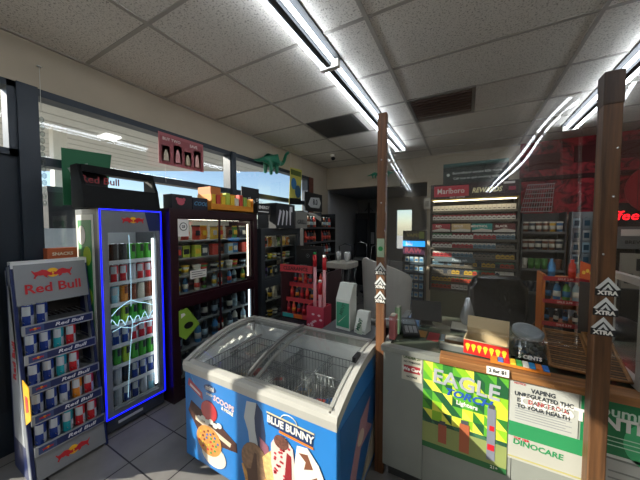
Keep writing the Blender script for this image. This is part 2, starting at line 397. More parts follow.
for i, z in enumerate((.90, .73, .555, .385, .21)):
    x0 = fx(z) - .16; x1 = fx(z) + .035
    tr = MB(SILV); tr.box(x0, x1, .012, .34, z - .006, z)
    tr.T = frm((0, 0, 0), (0, 1, 0), (0, 0, 1))
    for k in range(12): tr.box(.02 + .0275 * k, .0225 + .0275 * k, z + .03, z + .033, x0, x1 - .01)
    tr.T = frm((x1, 0, z), (0, 1, 0), (0, 0, 1))
    tr.box(.005, .348, -.04, .018, 0, .01, M('#a7adb3', .3, .6)); tr.box(.10, .34, -.032, .01, .01, .012, NAVY)
    tr.box(.02, .1, -.032, .01, .01, .012, M('#3c4f80', .4)); emblem(tr, .06, -.011, .05, .012)
    tr.text('Red Bull', .22, -.011, .03, .0125, M('#e2e4ea', .4), .0006, 0, 1.4, .2)
    tr.build('shelf', rk)
    n = 0
    cols = [['#1f3d8f', '#1f3d8f'], ['#1f3d8f', '#1f3d8f', '#1fa3b0', '#c8242e'], ['#1f3d8f', '#1f3d8f', '#1fa3b0', '#c8242e'],
            ['#1f3d8f', '#1f3d8f', '#c3cad2', '#e08a2c', '#c8242e'], ['#1f3d8f', '#1f3d8f', '#1fa3b0', '#c8242e', '#c8242e']][i]
    for j, c in enumerate(cols):
        c2 = '#c3cad2' if c != '#c3cad2' else '#1f3d8f'
        can(c, c2, 'slim', (-2.18 + x1 - .045, .5 + .045 + .062 * j, z + .002),
            '%s and silver drink can, %s on the %s shelf of the leaning rack' % (CN[c], nth(j), rowname(i, 5)), 'cans in the leaning rack')
m = MB(M('#8d9195', .45, .2)); m.T = frm((fx(.02) + .005, 0, .02), (0, 1, 0), (-.18, 0, 1))
m.box(.01, .344, 0, .14, -.01, .01); emblem(m, .177, .07, .17, .011); m.build('base_panel', rk)
m = MB(M('#8d9195', .45, .2)); m.T = frm((fx(1.0), 0, 1.0), (0, 1, 0), (-.18, 0, 1))
m.box(.005, .35, .03, .28, -.01, .008); emblem(m, .177, .21, .2, .009); m.text('Red Bull', .177, .12, .082, .011, RED, .0015); m.build('header_panel', rk)
m = MB(M('#dfe3e6', .4)); m.T = frm((fx(1.28) - .02, 0, 1.265), (0, 1, 0), (0, 0, 1)); m.box(-.005, .36, -.01, .03, -.03, .03); m.build('top_rail', rk)
m = MB(M('#8d9196', .5, .3)); m.T = frm((fx(0) - .2, 0, .05), (0, 1, 0), (-.18, 0, 1)); m.box(.01, .344, 0, 1.2, -.006, 0); m.build('back_panel', rk)
# small brown snack carton behind the rack
t = thing('snack_tray', 'small wire basket of snack boxes on ledge between rack and fridge', 'basket', (-2.545, .70, 1.201))
B('wire_basket', M('#6e4a33', .5), (-.05, .05, -.03, .16, 0, .012), (-.05, -.045, -.03, .16, .012, .07), (.045, .05, -.03, .16, .012, .07), parent=t)
m = MB(M('#c4643a', .6)); m.box(-.04, .04, -.01, .15, .012, .16); m.T = LEFT(.04, .07, .12); m.text('SNACKS', 0, 0, .03, .001, M('#f1e3c8', .5), .001); m.build('snack_box', t)
tag(B('display_stand', M('#2a2422', .6), (-2.6, -2.5, .68, .868, 0, 1.2)), 'dark narrow stand in the corner between rack and fridge', 'stand')

# ================================================================== DRINK FRIDGE
fr = thing('drink_fridge', 'tall silver can fridge with glowing blue outlined glass door', 'fridge', (-2.22, .875, 0))
# local: x<0 is into the fridge, y 0..0.43
GREYF = M('#5a5e63', .4, .3); FW = .43; FD = .37; FH = 1.64
m = MB(GREYF).box(-FD, -.03, 0, .03, .06, FH).box(-FD, -.03, FW - .03, FW, .06, FH).box(-FD, -.03, .03, FW - .03, FH - .05, FH).box(-FD, -.03, .03, FW - .03, .06, .12).box(-FD, -FD + .03, .03, FW - .03, .12, FH - .05, M('#b7bcc0', .5))
m.T = frm((-.2, 0, 0), (1, 0, 0), (0, 0, 1)); m.box(-.15, .12, .55, 1.6, 0, .003, M('#d4d9d2', .4)); m.box(-.12, .09, .6, 1.56, .003, .005, GREEN)
for k in range(6): m.disc(-.02 + .04 * (-1) ** k, .7 + .15 * k, .06, .07, .005, .007, [M('#a8c832', .5), M('#e6e4de', .5)][k % 2])
m.build('cabinet', fr)
B('kick_plate', BLACK, (-FD + .02, -.05, .01, FW - .01, 0, .06), parent=fr)
m = MB(M('#3a3f46', .5)); m.T = LEFT(-.03); m.box(.01, FW - .01, .02, .12, 0, .02); m.box(.08, .25, .055, .075, .02, .022, M('#c0c4c8', .4)); m.build('lower_grille', fr)
dr = MB(M('#878c92', .35, .4)); dr.T = LEFT(-.03)
dr.box(.0, .05, .12, FH, 0, .03).box(FW - .05, FW, .12, FH, 0, .03).box(.05, FW - .05, .12, .17, 0, .03).box(.05, FW - .05, FH - .17, FH, 0, .03)
door = dr.build('door', fr)
m = MB(EM('#0a14ff', 1.0)); m.T = LEFT(.0)
for a in ((.002, .009, .122, FH - .002), (FW - .009, FW - .002, .122, FH - .002), (.009, FW - .009, .122, .129), (.009, FW - .009, FH - .009, FH - .002)): m.box(*a, 0, .004)
m.build('blue_light_strip', door)
m = MB(NAVY); m.T = LEFT(0); m.prism([(.33, FH - .16), (FW - .014, FH - .16), (FW - .014, FH - .014), (.3, FH - .014)], 0, .002); emblem(m, .215, FH - .08, .16, .002); m.build('emblem_plate', door)
B('door_glass', CASEGLASS, (-.018, -.014, .05, FW - .05, .17, FH - .17), parent=door)
B('interior_lamp', EM('#f4faff', 1.2), (-.045, -.033, FW - .062, FW - .05, .2, FH - .22), parent=fr)
B('interior_lamp', EM('#f4faff', 1.5), (-.2, -.06, .1, FW - .1, FH - .056, FH - .051), parent=fr)
zs = [.15, .305, .46, .615, .77, .93, 1.09, 1.25]
for z in zs:
    m = MB(WIRE)
    for k in range(8): m.box(-.33, -.06, .035 + .05 * k, .038 + .05 * k, z - .006, z)
    m.box(-.065, -.058, .03, FW - .03, z - .016, z + .012, M('#c6cacd', .4)); m.box(-.33, -.325, .03, FW - .03, z - .01, z); m.build('shelf', fr)
fr_rows = [['#8fd1e6', '#c3cad2', '#1f3d8f', '#1f3d8f', '#c3cad2', '#8fd1e6'], ['#1f3d8f', '#c3cad2', '#2a2c2e', '#1f3d8f', '#1f3d8f', '#1f3d8f'],
           ['#4fae3a', '#4fae3a', '#a8c832', '#4fae3a', '#4fae3a', '#4fae3a'], ['#1f3d8f', '#1f3d8f', '#1f3d8f', '#c8242e', '#c8242e', '#c8242e'],
           ['#a8c832', '#4fae3a', '#a8c832', '#4fae3a', '#4fae3a', '#d9d7c8'], ['#8fd1e6', '#8fd1e6', '#e08a2c', '#7a3b22', '#d9d7c8', '#7a3b22'],
           ['#c3cad2', '#c8242e', '#c8242e', '#c3cad2', '#c8242e', '#c8242e'], ['#2a2c2e', '#2a2c2e', '#2a2c2e', '#4fae3a', '#4fae3a', '#4fae3a']]
for i, row in enumerate(fr_rows):
    for j, c in enumerate(row):
        c2 = '#c3cad2' if c in ('#1f3d8f', '#c8242e', '#8fd1e6') else ('#2a2c2e' if c in ('#4fae3a', '#a8c832') else '#7a3b22' if c == '#e08a2c' else c)
        can(c, c2, 'slim', (-2.22 - .1, .875 + .062 + .061 * j, zs[i] + .001),
            '%s drink can, %s on the %s shelf inside the glass door fridge' % (CN[c], nth(j), rowname(7 - i, 8)), 'cans in the glass door fridge')
# glowing script sign hanging inside the door
m = MB(EM('#bfeaff', .45)); m.T = LEFT(-2.22 - .035, .875, 0)
m.tube([(.20, 1.45, 0), (.205, 1.1, 0), (.2, .9, 0)], .0018, 5); m.tube([(.21, .8, 0), (.18, .5, 0), (.16, .2, 0)], .0018, 5)
m.tube([(.06 + .012 * k, .80 + .035 * math.sin(k * 1.35) * (1 if k % 3 else .4), .0) for k in range(27)], .003, 5)
m.tube([(.07, .86, 0), (.11, .9, 0), (.16, .93, 0), (.2, .95, 0), (.25, .92, 0), (.31, .9, 0), (.36, .87, 0)], .003, 5)
m.tube([(.07, .74, 0), (.13, .76, 0), (.2, .73, 0), (.27, .75, 0), (.36, .74, 0)], .0025, 5)
tag(m.build('neon_sign'), 'pale blue glowing script sign hanging inside the can fridge door', 'neon sign')
# black slanted topper
tp = thing('fridge_topper', 'black slanted open display header standing on the can fridge', 'display header', (-2.22, .83, FH))
for y in (-.02, .46):
    m = MB(M('#08090b', .6, spec=.2)); m.T = frm((0, y, 0), (1, 0, 0), (0, 0, 1)); m.prism([(-.2, 0), (.0, 0), (-.03, .16), (-.1, .30), (-.2, .30)], -.01, .01); m.build('side_panel', tp)
m = MB(M('#08090b', .6, spec=.2)); m.T = frm((-.0, 0, 0), (0, 1, 0), (-.2, 0, 1)); m.box(-.01, .45, 0, .155, -.01, .0); m.build('front_panel', tp)
B('top_bar', M('#08090b', .6, spec=.2), (-.14, -.08, -.01, .45, .25, .30), parent=tp)
m = MB(M('#8e2b30', .5)); m.T = frm((-.085, .1, .2), (0, 1, 0), (0, 0, 1)); m.text('Red Bull', .0, .0, .07, .0, None, .001); m.build('lettering', tp)
B('back_panel', M('#15181c', .4), (-.2, -.19, -.01, .18, 0, .28), parent=tp)

# ================================================================== MERCHANDISERS along the window
def cooler(name, label, x, y0, y1, z0, zm, z1, depth, mat, doors=2):
    t = thing(name, label, 'display case', (x, y0, 0)); W = y1 - y0
    IN = M('#a9adab', .6)
    m = MB(mat).box(-depth, 0, 0, .06, 0, z1).box(-depth, 0, W - .06, W, 0, z1).box(-depth, 0, .06, W - .06, z1 - .07, z1)
    m.box(-depth, 0, .06, W - .06, 0, z0).box(-depth, 0, .06, W - .06, zm - .04, zm + .04).box(-depth, -depth + .02, .06, W - .06, z0, z1 - .07, IN)
    m.build('cabinet', t)
    for (a, b, q) in ((z0, zm - .04, 0), (zm + .04, z1 - .07, 1)):
        for k in range(doors):
            ya = .06 + (W - .12) * k / doors; yb = .06 + (W - .12) * (k + 1) / doors; xo = -.02 - .02 * (k % 2)
            dm = MB(mat); dm.T = LEFT(xo)
            dm.box(ya, ya + .018, a, b, 0, .012).box(yb - .018, yb, a, b, 0, .012).box(ya + .018, yb - .018, a, a + .02, 0, .012).box(ya + .018, yb - .018, b - .02, b, 0, .012)
            dd = dm.build('sliding_door', t)
            B('door_glass', CASEGLASS, (xo + .004, xo + .007, ya + .018, yb - .018, a + .02, b - .02), parent=dd)
    return t
c1 = cooler('drink_cabinet', 'large maroon framed glass drink cabinet beside the can fridge', -2.15, 1.33, 2.38, .1, .86, 1.67, .42, MAROON)
for ya in (.07, .95): B('interior_lamp', EM('#fff6e0', .8), (-.07, -.055, ya, ya + .012, .95, 1.55), parent=c1)
B('interior_lamp', EM('#fff6e0', 4.0), (-.2, -.17, .1, .95, 1.585, 1.595), parent=c1)
B('interior_lamp', EM('#dff4ff', 1.0), (-.06, -.045, .955, .967, .15, .8), parent=c1)
c1s = [.16, .40, .62, .905, 1.07, 1.23, 1.39]
for z in c1s: B('shelf', M('#9fa3a2', .4, .3), (-.38, -.07, .065, .985, z - .012, z), parent=c1)
_pk = {}
def pack_mesh(kind, c1_, c2_):
    k = (kind, c1_, c2_)
    if k in _pk: return _pk[k]
    a, b_ = M(c1_, .45), M(c2_, .45); m = MB(a)
    if kind == 'bottle':
        m.lathe([(.026, 0), (.03, .01), (.03, .1), (.026, .13), (.012, .155), (.012, .165)], mat=a, seg=12)
        m.lathe([(.0305, .035), (.0305, .09)], mat=b_, seg=12); m.lathe([(.014, .165), (.014, .18)], mat=b_, seg=10)
    elif kind == 'bag':
        m.add([(-.0, -.04, 0), (.012, -.045, .06), (0, -.04, .13), (0, .04, 0), (.012, .045, .06), (0, .04, .13), (.03, 0, .06), (-.02, 0, .06)],
              [(0, 1, 6), (1, 2, 6), (2, 5, 6), (5, 4, 6), (4, 3, 6), (3, 0, 6), (0, 7, 1), (1, 7, 2), (2, 7, 5), (5, 7, 4), (4, 7, 3), (3, 7, 0)], a)
        m.box(.026, .032, -.02, .02, .04, .085, b_); m.box(-.004, .006, -.042, .042, .12, .132, b_)
    elif kind == 'tub':
        m.lathe([(.03, 0), (.037, .06), (.04, .07)], mat=a, seg=14); m.lathe([(.041, .07), (.041, .08), (.03, .083)], mat=b_, seg=14); m.lathe([(.0335, .02), (.0365, .05)], mat=b_, seg=14)
    elif kind == 'carton':
        m.box(-.03, .03, -.036, .036, 0, .115, a); m.box(.03, .0315, -.028, .028, .03, .08, b_); m.box(-.03, .03, -.036, .036, .1151, .117, b_)
    elif kind == 'pack':
        m.box(-.011, .011, -.026, .026, 0, .084, a)
        m.T = frm((.011, 0, 0), (0, 1, 0), (0, 0, 1)); m.prism([(-.026, .084), (-.026, .052), (0, .07), (.026, .052), (.026, .084)], 0, .0006, b_); m.box(-.015, .015, .025, .036, 0, .0006, DGREY)
    o = m.build('tmp'); _pk[k] = o.data; bpy.data.objects.remove(o); return _pk[k]
def item(kind, a, b_, name, loc, label, group, cat, rz=0, sc=1):
    o = bpy.data.objects.new(name, pack_mesh(kind, a, b_)); COL.objects.link(o); o.location = loc; o.rotation_euler = (0, 0, rz); o.scale = (sc,) * 3
    return tag(o, label, cat, group)
PAL = {'#b9c84a': 'lime', '#d8d6c6': 'white', '#3f7fb0': 'blue', '#c84434': 'red', '#5f9a4c': 'green', '#e08a2c': 'orange', '#6a4a8a': 'purple', '#39424c': 'dark grey',
       '#a9c4cf': 'pale blue', '#7a4a30': 'brown', '#e3b93a': 'yellow', '#1d2026': 'black'}
rows1 = [(1.39, 'bag', ['#d8d6c6', '#c84434', '#c84434', '#e08a2c', '#e3b93a', '#e3b93a', '#7a4a30', '#5f9a4c', '#39424c'], 1.05),
         (1.23, 'carton', ['#39424c', '#b9c84a', '#b9c84a', '#39424c', '#c84434', '#7a4a30', '#a9c4cf', '#3f7fb0', '#c84434'], .95),
         (1.07, 'tub', ['#b9c84a', '#d8d6c6', '#d8d6c6', '#5f9a4c', '#d8d6c6', '#a9c4cf', '#d8d6c6', '#b9c84a', '#a9c4cf'], 1.0),
         (.905, 'bottle', ['#a9c4cf', '#3f7fb0', '#d8d6c6', '#5f9a4c', '#a9c4cf', '#c84434', '#3f7fb0', '#a9c4cf', '#5f9a4c'], .82)]
KN = {'bag': ('snack_bag', 'snack bag', 'snack'), 'carton': ('food_carton', 'carton', 'carton'), 'tub': ('food_tub', 'lidded tub', 'tub'), 'bottle': ('drink_bottle', 'bottle', 'bottle')}
for i, (z, kd, cs, sc) in enumerate(rows1):
    for j, c in enumerate(cs):
        c2 = ['#d8d6c6', '#c84434', '#1d2026', '#e3b93a'][(i + j) % 4]
        item(kd, c, c2, KN[kd][0], (-2.15 - .12 - .03 * (j % 2), 1.33 + .13 + .1 * j, z + .001),
             '%s %s, %s %s shelf, upper half of maroon cabinet' % (PAL[c], KN[kd][1], nth(j), rowname(i, 4)), 'goods in upper maroon cabinet', KN[kd][2], 0, sc)
rows2 = [(.62, ['#1d2026', '#39424c', '#39424c', '#1d2026', '#39424c', '#a9c4cf', '#1d2026', '#a9c4cf', '#39424c']),
         (.40, ['#39424c', '#1d2026', '#3f7fb0', '#39424c', '#3f7fb0', '#c84434', '#39424c', '#d8d6c6', '#a9c4cf']),
         (.16, ['#1d2026', '#39424c', '#39424c', '#1d2026', '#a9c4cf', '#39424c', '#1d2026', '#39424c', '#39424c'])]
for i, (z, cs) in enumerate(rows2):
    for j, c in enumerate(cs):
        item('bottle', c, ['#d8d6c6', '#a9c4cf', '#39424c'][(i + j) % 3], 'drink_bottle', (-2.15 - .12 - .03 * (j % 2), 1.33 + .13 + .1 * j, z + .001),
             '%s bottle, %s %s shelf, lower half of maroon cabinet' % (PAL[c], nth(j), rowname(i, 3)), 'bottles in lower maroon cabinet', 'bottle', 0, 1.02)
# stickers and papers on the cabinet glass
m = MB(M('#e8e6e0', .5)); m.T = LEFT(-2.148, 1.40, 1.43); m.box(0, .1, 0, .15, 0, .002); m.disc(.05, .085, .036, None, .002, .003, BLACK); m.disc(.05, .085, .03, None, .003, .0035, M('#e8e6e0', .5)); m.text('25', .05, .085, .03, .004, BLACK, .001)
tag(m.build('price_sticker'), 'white sticker with a circled 25 on the cabinet glass corner', 'sticker')
m = MB(M('#dcdad2', .5)); m.T = LEFT(-2.128, 1.49, 1.05); m.box(0, .17, 0, .075, 0, .002)
for k in range(3): m.box(.015, .155 - .03 * (k % 2), .016 + .02 * k, .021 + .02 * k, .002, .003, DGREY)
tag(m.build('paper_notice'), 'white paper notice taped across the maroon cabinet door', 'notice')
m = MB(M('#8cb23c', .5)); m.T = LEFT(-2.148, 1.39, .52); m.prism([(0, .05), (.06, .0), (.2, .1), (.15, .18), (.08, .28), (0, .27)], 0, .002); m.disc(.09, .12, .045, .03, .002, .003, BLACK)
m.prism([(.02, .2), (.06, .22), (.05, .24), (.02, .24)], .002, .003, WHITE)
tag(m.build('window_poster'), 'lime green poster with black motif on the lower cabinet door', 'poster')

c2 = cooler('snack_cabinet', 'dark grey glass door snack cabinet beyond the maroon cabinet', -2.15, 2.45, 3.3, .3, .82, 1.5, .42, M('#33383c', .4))
B('interior_lamp', EM('#fff1d8', 2.6), (-.2, -.17, .1, .75, 1.415, 1.425), parent=c2)
B('interior_lamp', EM('#fff1d8', 2.2), (-.2, -.17, .1, .75, .765, .775), parent=c2)
for i, z in enumerate((1.26, 1.09, .87, .56, .32)):
    B('shelf', M('#6f7371', .4, .3), (-.38, -.07, .065, .785, z - .012, z), parent=c2)
    for j in range(7):
        c = [['#e08a2c', '#c84434', '#e08a2c', '#d8d6c6', '#5f9a4c', '#e3b93a', '#e08a2c'], ['#b9c84a', '#d8d6c6', '#b9c84a', '#e3b93a', '#d8d6c6', '#c84434', '#5f9a4c'],
             ['#39424c', '#6a4a8a', '#1d2026', '#39424c', '#39424c', '#7a4a30', '#1d2026'], ['#d8d6c6', '#1d2026', '#39424c', '#d8d6c6', '#1d2026', '#39424c', '#5f9a4c'],
             ['#39424c', '#d8d6c6', '#1d2026', '#39424c', '#39424c', '#1d2026', '#39424c']][i][j]
        kd = ['bag', 'tub', 'bag', 'bottle', 'tub'][i]
        item(kd, c, ['#d8d6c6', '#1d2026', '#e3b93a'][j % 3], KN[kd][0], (-2.15 - .14, 2.45 + .12 + .1 * j, z + .001),
             '%s %s, %s on %s shelf of the grey snack cabinet' % (PAL[c], KN[kd][1], nth(j), rowname(i, 5)), 'goods in the grey snack cabinet', KN[kd][2], 0, .95)

# things standing on top of the cabinets
def printed_box(name, label, loc, sx, sy, sz, c, bands, txt=None, tc='#ffffff', cat='box', tilt=0, group=None):
    t = thing(name, label, cat, loc, tilt, group)
    m = MB(M(c, .5)).box(-sx, 0, 0, sy, 0, sz); m.build('carton', t)
    m = MB(M(c, .5)); m.T = LEFT(.0)
    for (a, b_, y0, y1, cc) in bands: m.box(a * sy, b_ * sy, y0 * sz, y1 * sz, 0, .002, M(cc, .5))
    if txt: m.text(txt, sy * .5, sz * .55, min(sz * .5, sy * 1.1 / max(3, len(txt))), .003, M(tc, .5), .001)
    m.build('printed_front', t); return t
t = thing('toy_box', 'black box with pink bear sticker on top of the maroon cabinet', 'box', (-2.16, 1.36, 1.67))
B('carton', M('#1b171e', .5), (-.12, 0, 0, .19, 0, .12), parent=t)
m = MB(M('#c85a6a', .5)); m.T = LEFT(0, .08, .06); m.disc(0, 0, .035, .03, 0, .002); m.disc(-.03, .02, .014, None, 0, .002); m.disc(.03, .02, .014, None, 0, .002); m.build('pink_sticker', t)
t = thing('toy_box', 'dark blue box with pale swirl lettering on top of the maroon cabinet', 'box', (-2.16, 1.56, 1.67))
B('carton', M('#141a2a', .5), (-.12, 0, 0, .15, 0, .11), parent=t)
m = MB(M('#4f86a8', .5)); m.T = LEFT(0, .075, .055); m.text('COOL', 0, 0, .05, .001, None, .001, 0, 1, .3); m.build('lettering', t)
t = thing('snack_carton', 'open yellow and red carton of slim snack packs on top of cabinet', 'carton', (-2.13, 1.73, 1.68))
m = MB(M('#d8881c', .5)).box(-.2, 0, 0, .008, 0, .15).box(-.2, 0, .56, .568, 0, .15).box(-.008, 0, .008, .56, 0, .06).box(-.2, -.19, .008, .56, 0, .2).box(-.2, 0, .008, .56, 0, .006); m.build('carton', t)
B('carton_lid', M('#c9722e', .5), (-.19, -.01, -.0, .12, .15, .22), parent=t)
for k in range(9):
    c = ['#e8c22e', '#c84434', '#e8c22e', '#b9c84a', '#e8c22e', '#d8d6c6', '#c84434', '#8fae4a', '#e3b93a'][k]
    tag(B('snack_pack', M(c, .4), (-2.20, -2.145, 1.745 + .06 * k, 1.795 + .06 * k, 1.69, 1.86 - .02 * (k % 3)), bevel=.004),
        '%s slim snack pack, %s in the yellow carton on the cabinet' % ({'#e8c22e': 'bright yellow', '#8fae4a': 'olive'}.get(c) or PAL[c], nth(k)), 'snack', 'slim snack packs in the carton')
t = thing('snack_carton', 'wide black carton with white lettering on top beside the yellow carton', 'carton', (-2.1, 2.33, 1.67))
B('carton', M('#17191c', .5), (-.25, 0, 0, .24, 0, .12), (-.25, -.24, -.0, .3, .12, .33), parent=t)
m = MB(WHITE); m.T = LEFT(.0); m.text('ENERGY', .12, .075, .05, .001, None, .001); m.box(.02, .2, .02, .03, 0, .002); m.T = LEFT(-.24)
for k in range(5): m.text('25', .06 + .07 * k, .16 + .03 * (k % 2), .05, .001, None, .001, .3)
m.build('lettering', t)
t = thing('snack_carton', 'dark carton with slanted white stripes above the grey cabinet', 'carton', (-2.1, 2.67, 1.502))
B('carton', M('#202327', .5), (-.3, 0, 0, .42, 0, .32), parent=t)
m = MB(M('#d2d4d6', .5)); m.T = LEFT(0)
for k in range(4): m.prism([(.03 + .09 * k, .04), (.05 + .09 * k, .04), (.12 + .07 * k, .22), (.08 + .07 * k, .24)], 0, .002)
m.box(.3, .36, .22, .29, 0, .002); m.build('lettering', t)
t = thing('snack_carton', 'pale grey carton beside the hanging yellow poster', 'carton', (-2.1, 3.12, 1.5))
B('carton', M('#7d7c76', .6), (-.3, 0, 0, .3, 0, .24), parent=t)
m = MB(DGREY); m.T = LEFT(0); m.text('GRILL', .15, .09, .09, .001, None, .002); m.build('lettering', t)

# hanging pictures and toys at the window
def poster(name, label, x, y0, y1, z0, z1, base, shapes, cat='poster'):
    m = MB(M(base, .6)); m.T = LEFT(x, y0, z0); W, Hh = y1 - y0, z1 - z0; m.box(0, W, 0, Hh, 0, .003)
    for (a, b_, c_, d_, cc) in shapes: m.box(a * W, b_ * W, c_ * Hh, d_ * Hh, .003, .0045, M(cc, .6))
    return m
m = poster('poster', '', -2.57, 1.5, 1.99, 2.12, 2.42, '#b0656c', [(.03, .97, .04, .9, '#9c555c'), (.06, .22, .1, .6, '#c9b9a0'), (.3, .48, .1, .7, '#b8586a'), (.54, .7, .1, .58, '#cbb89a'), (.76, .93, .1, .7, '#bb5a68')])
m.T = LEFT(-2.565, 1.5, 2.12)
for k, (x, h) in enumerate(((.07, .1), (.19, .13), (.30, .1), (.41, .13))):
    m.prism([(x - .025, .04), (x + .025, .04), (x + .02, h), (x + .008, h + .04), (x - .008, h + .04), (x - .02, h)], 0, .002, M(['#d9cdb8', '#e0a0a4', '#cfc3a8', '#e8b8b4'][k], .5))
m.text('BUY TWO', .13, .245, .04, .0, M('#e8dcd8', .5), .0008); m.text('SAVE', .37, .245, .04, .0, M('#e8dcd8', .5), .0008)
m.T = Matrix(); m.tube([(-2.57, 1.56, 2.12), (-2.57, 1.565, 1.95)], .001, 4, WHITE)
tag(m.build('window_poster'), 'pink and red product poster hanging at the top of the window', 'poster')
m = MB(M('#1d6b45', .6)); m.T = LEFT(-2.56, .8, 1.67); m.prism([(0, 0), (.26, .02), (.31, .43), (0, .41)], 0, .004)
m.prism([(.03, .27), (.15, .33), (.13, .06)], .004, .006, M('#8d9a92', .5)); m.prism([(.05, .25), (.12, .28), (.115, .14)], .006, .007, M('#42755b', .5))
tag(m.build('window_banner'), 'dark green banner with pale triangle behind the fridge header', 'banner')
m = MB(M('#b8b04c', .6)); m.T = LEFT(-2.35, 3.3, 1.86); m.prism([(0, .0), (.32, .02), (.36, .58), (.04, .56)], 0, .004); m.box(.05, .33, .46, .54, .004, .006, M('#4a5a20', .6))
m.disc(.13, .33, .07, .09, .004, .006, M('#2f6fa0', .6)); m.disc(.24, .22, .08, .1, .0045, .0065, M('#24506e', .6)); m.prism([(0, 0), (.32, .02), (.33, .12), (.01, .1)], .004, .006, BLACK)
m.T = Matrix(); m.tube([(-2.35, 3.36, 2.42), (-2.35, 3.36, 2.77)], .0012, 4, WHITE); m.tube([(-2.35, 3.64, 2.43), (-2.35, 3.64, 2.77)], .0012, 4, WHITE)
tag(m.build('hanging_poster'), 'yellow and blue poster hanging above the grey snack cabinet', 'poster')
# inflatable dinosaur: one continuous skinned body
def dino(loc, s, rz, label):
    t = thing('inflatable_dinosaur', label, 'toy', loc, rz)
    P = [(0, 0, 0), (.2, 0, .05), (.36, 0, .01), (.48, 0, .0), (.60, 0, .12), (.70, 0, .34), (.84, 0, .44), (-.16, 0, .02), (-.34, 0, -.04), (-.52, 0, -.1), (-.68, 0, -.12),
         (.12, .1, -.16), (.12, .1, -.36), (.12, -.1, -.16), (.12, -.1, -.36), (-.12, .1, -.16), (-.12, .1, -.36), (-.12, -.1, -.16), (-.12, -.1, -.36)]
    E = [(0, 1), (1, 2), (2, 3), (3, 4), (4, 5), (5, 6), (0, 7), (7, 8), (8, 9), (9, 10), (1, 11), (11, 12), (1, 13), (13, 14), (7, 15), (15, 16), (7, 17), (17, 18)]
    R_ = [.16, .14, .08, .06, .05, .045, .05, .12, .06, .045, .015, .06, .05, .06, .05, .06, .05, .06, .05]
    me = bpy.data.meshes.new('body'); me.from_pydata([Vector(p) * s for p in P], E, []); me.materials.append(M('#1d7a5c', .35))
    o = bpy.data.objects.new('body', me); COL.objects.link(o); o.parent = t
    k = o.modifiers.new('skin', 'SKIN'); sl = me.skin_vertices[0].data
    for i, r in enumerate(R_): sl[i].radius = (r * s, r * s); sl[i].use_root = (i == 0)
    u = o.modifiers.new('sub', 'SUBSURF'); u.levels = 2; u.render_levels = 2
    MB(WHITE).tube([(0, 0, .15 * s), (0, 0, .3)], .001, 4).build('string', t)
dino((-2.48, 3.05, 2.47), .52, PI / 2, 'green inflatable long-necked dinosaur toy hanging at the window head')
dino((-1.52, 4.85, 2.5), .2, .2, 'small green dinosaur toy stuck to back beam, left of its twin')
dino((-1.28, 4.85, 2.5), .2, .2, 'small green dinosaur toy stuck to back beam, next to picture frame')
# beaded strip hanging at the left window
t = thing('hanging_bottle_strip', 'clear plastic clip strip hanging on a cord beside the left window', 'hanging strip', (-2.592, .715, 2.61))
m = MB(M('#d8dcd8', .3)); m.tube([(0, 0, 0), (0, 0, -.32)], .0015, 5); m.disc(0, 0, .012, .012, -.003, .003); m.build('cord', t)
m = MB(glass('film', (.8, .84, .84), .12, .3))
for k in range(13): m.lathe([(.004, 0), (.013, .01), (.014, .03), (.005, .042)], (0, .002 * math.sin(k), -.38 - .048 * k), 8)
m.build('clear_packets', t)

# dark bottle rack against the window, far left
t = thing('bottle_shelf', 'tall black shelf of dark bottles beyond the snack cabinet', 'shelf', (-2.25, 3.55, 0))
B('frame', BLACK, (-.32, 0, 0, .02, 0, 1.78), (-.32, 0, 1.15, 1.17, 0, 1.78), (-.32, -.3, .02, 1.15, 0, 1.78), (-.32, 0, .58, .6, 0, 1.78), parent=t)
for i, z in enumerate((1.52, 1.27, 1.02, .77, .5)):
    B('shelf_board', M('#3a3b3e', .5), (-.3, .0, .02, .58, z - .015, z), (-.3, 0, .6, 1.15, z - .015, z), (0, .004, .02, 1.15, z - .03, z + .005), parent=t)
    for j in range(10):
        c = ['#39424c', '#1d2026', '#7a4a30', '#39424c', '#c84434'][(i * 3 + j) % 5]
        item('bottle', c, ['#d8d6c6', '#a9c4cf'][(i + j) % 2] if i != 1 else '#c84434', 'drink_bottle', (-2.25 - .08, 3.55 + .075 + .1 * j + (.07 if j > 4 else 0), z + .001),
             '%s bottle, %s on %s shelf of the tall black bottle shelf' % (PAL[c], nth(j), rowname(i, 5)), 'bottles on the black shelf', 'bottle', 0, 1.05)
m = MB(M('#141414', .5)); m.T = LEFT(-2.24, 3.6, 1.785); m.box(0, .55, 0, .3, -.02, 0); m.prism([(.08, .1), (.16, .22), (.44, .24), (.5, .15), (.44, .06), (.16, .06)], 0, .004, M('#b9bcbc', .5)); m.text('8.0', .3, .15, .13, .005, BLACK, .003)
tag(m.build('shelf_sign'), 'black sign with white oval lettering on top of the bottle shelf', 'sign')

# ================================================================== ICE CREAM FREEZER
fz = thing('ice_cream_freezer', 'blue chest freezer with curved sliding glass lids full of baskets', 'freezer', (-1.555, 1.04, 0))
W, D = 1.07, .64
def top(y): t = y / D; return .66 + .10 * t + .05 * 4 * t * (1 - t)
prof = [(D * k / 12, top(D * k / 12)) for k in range(13)]
BLUE = M('#1f6fb8', .35); WRIM = M('#adaca6', .35)
YZ = lambda x: frm((x, 0, 0), (0, 1, 0), (0, 0, 1))
m = MB(BLUE)
m.T = FRONT(0); m.box(.03, W - .034, .05, .61, -.05, 0)
m.T = YZ(0); side = [(.0, .05), (D, .05)] + [(y, z - .045) for y, z in prof[::-1]]
m.prism(side, 0, .03); m.T = YZ(W - .034); m.prism(side, 0, .034)
m.T = Matrix(); m.box(.031, W - .035, D - .05, D, .05, .70); m.box(.05, W - .05, .05, D - .05, .05, .28, M('#e2e4e2', .5))
LN = M('#e2e4e2', .5)
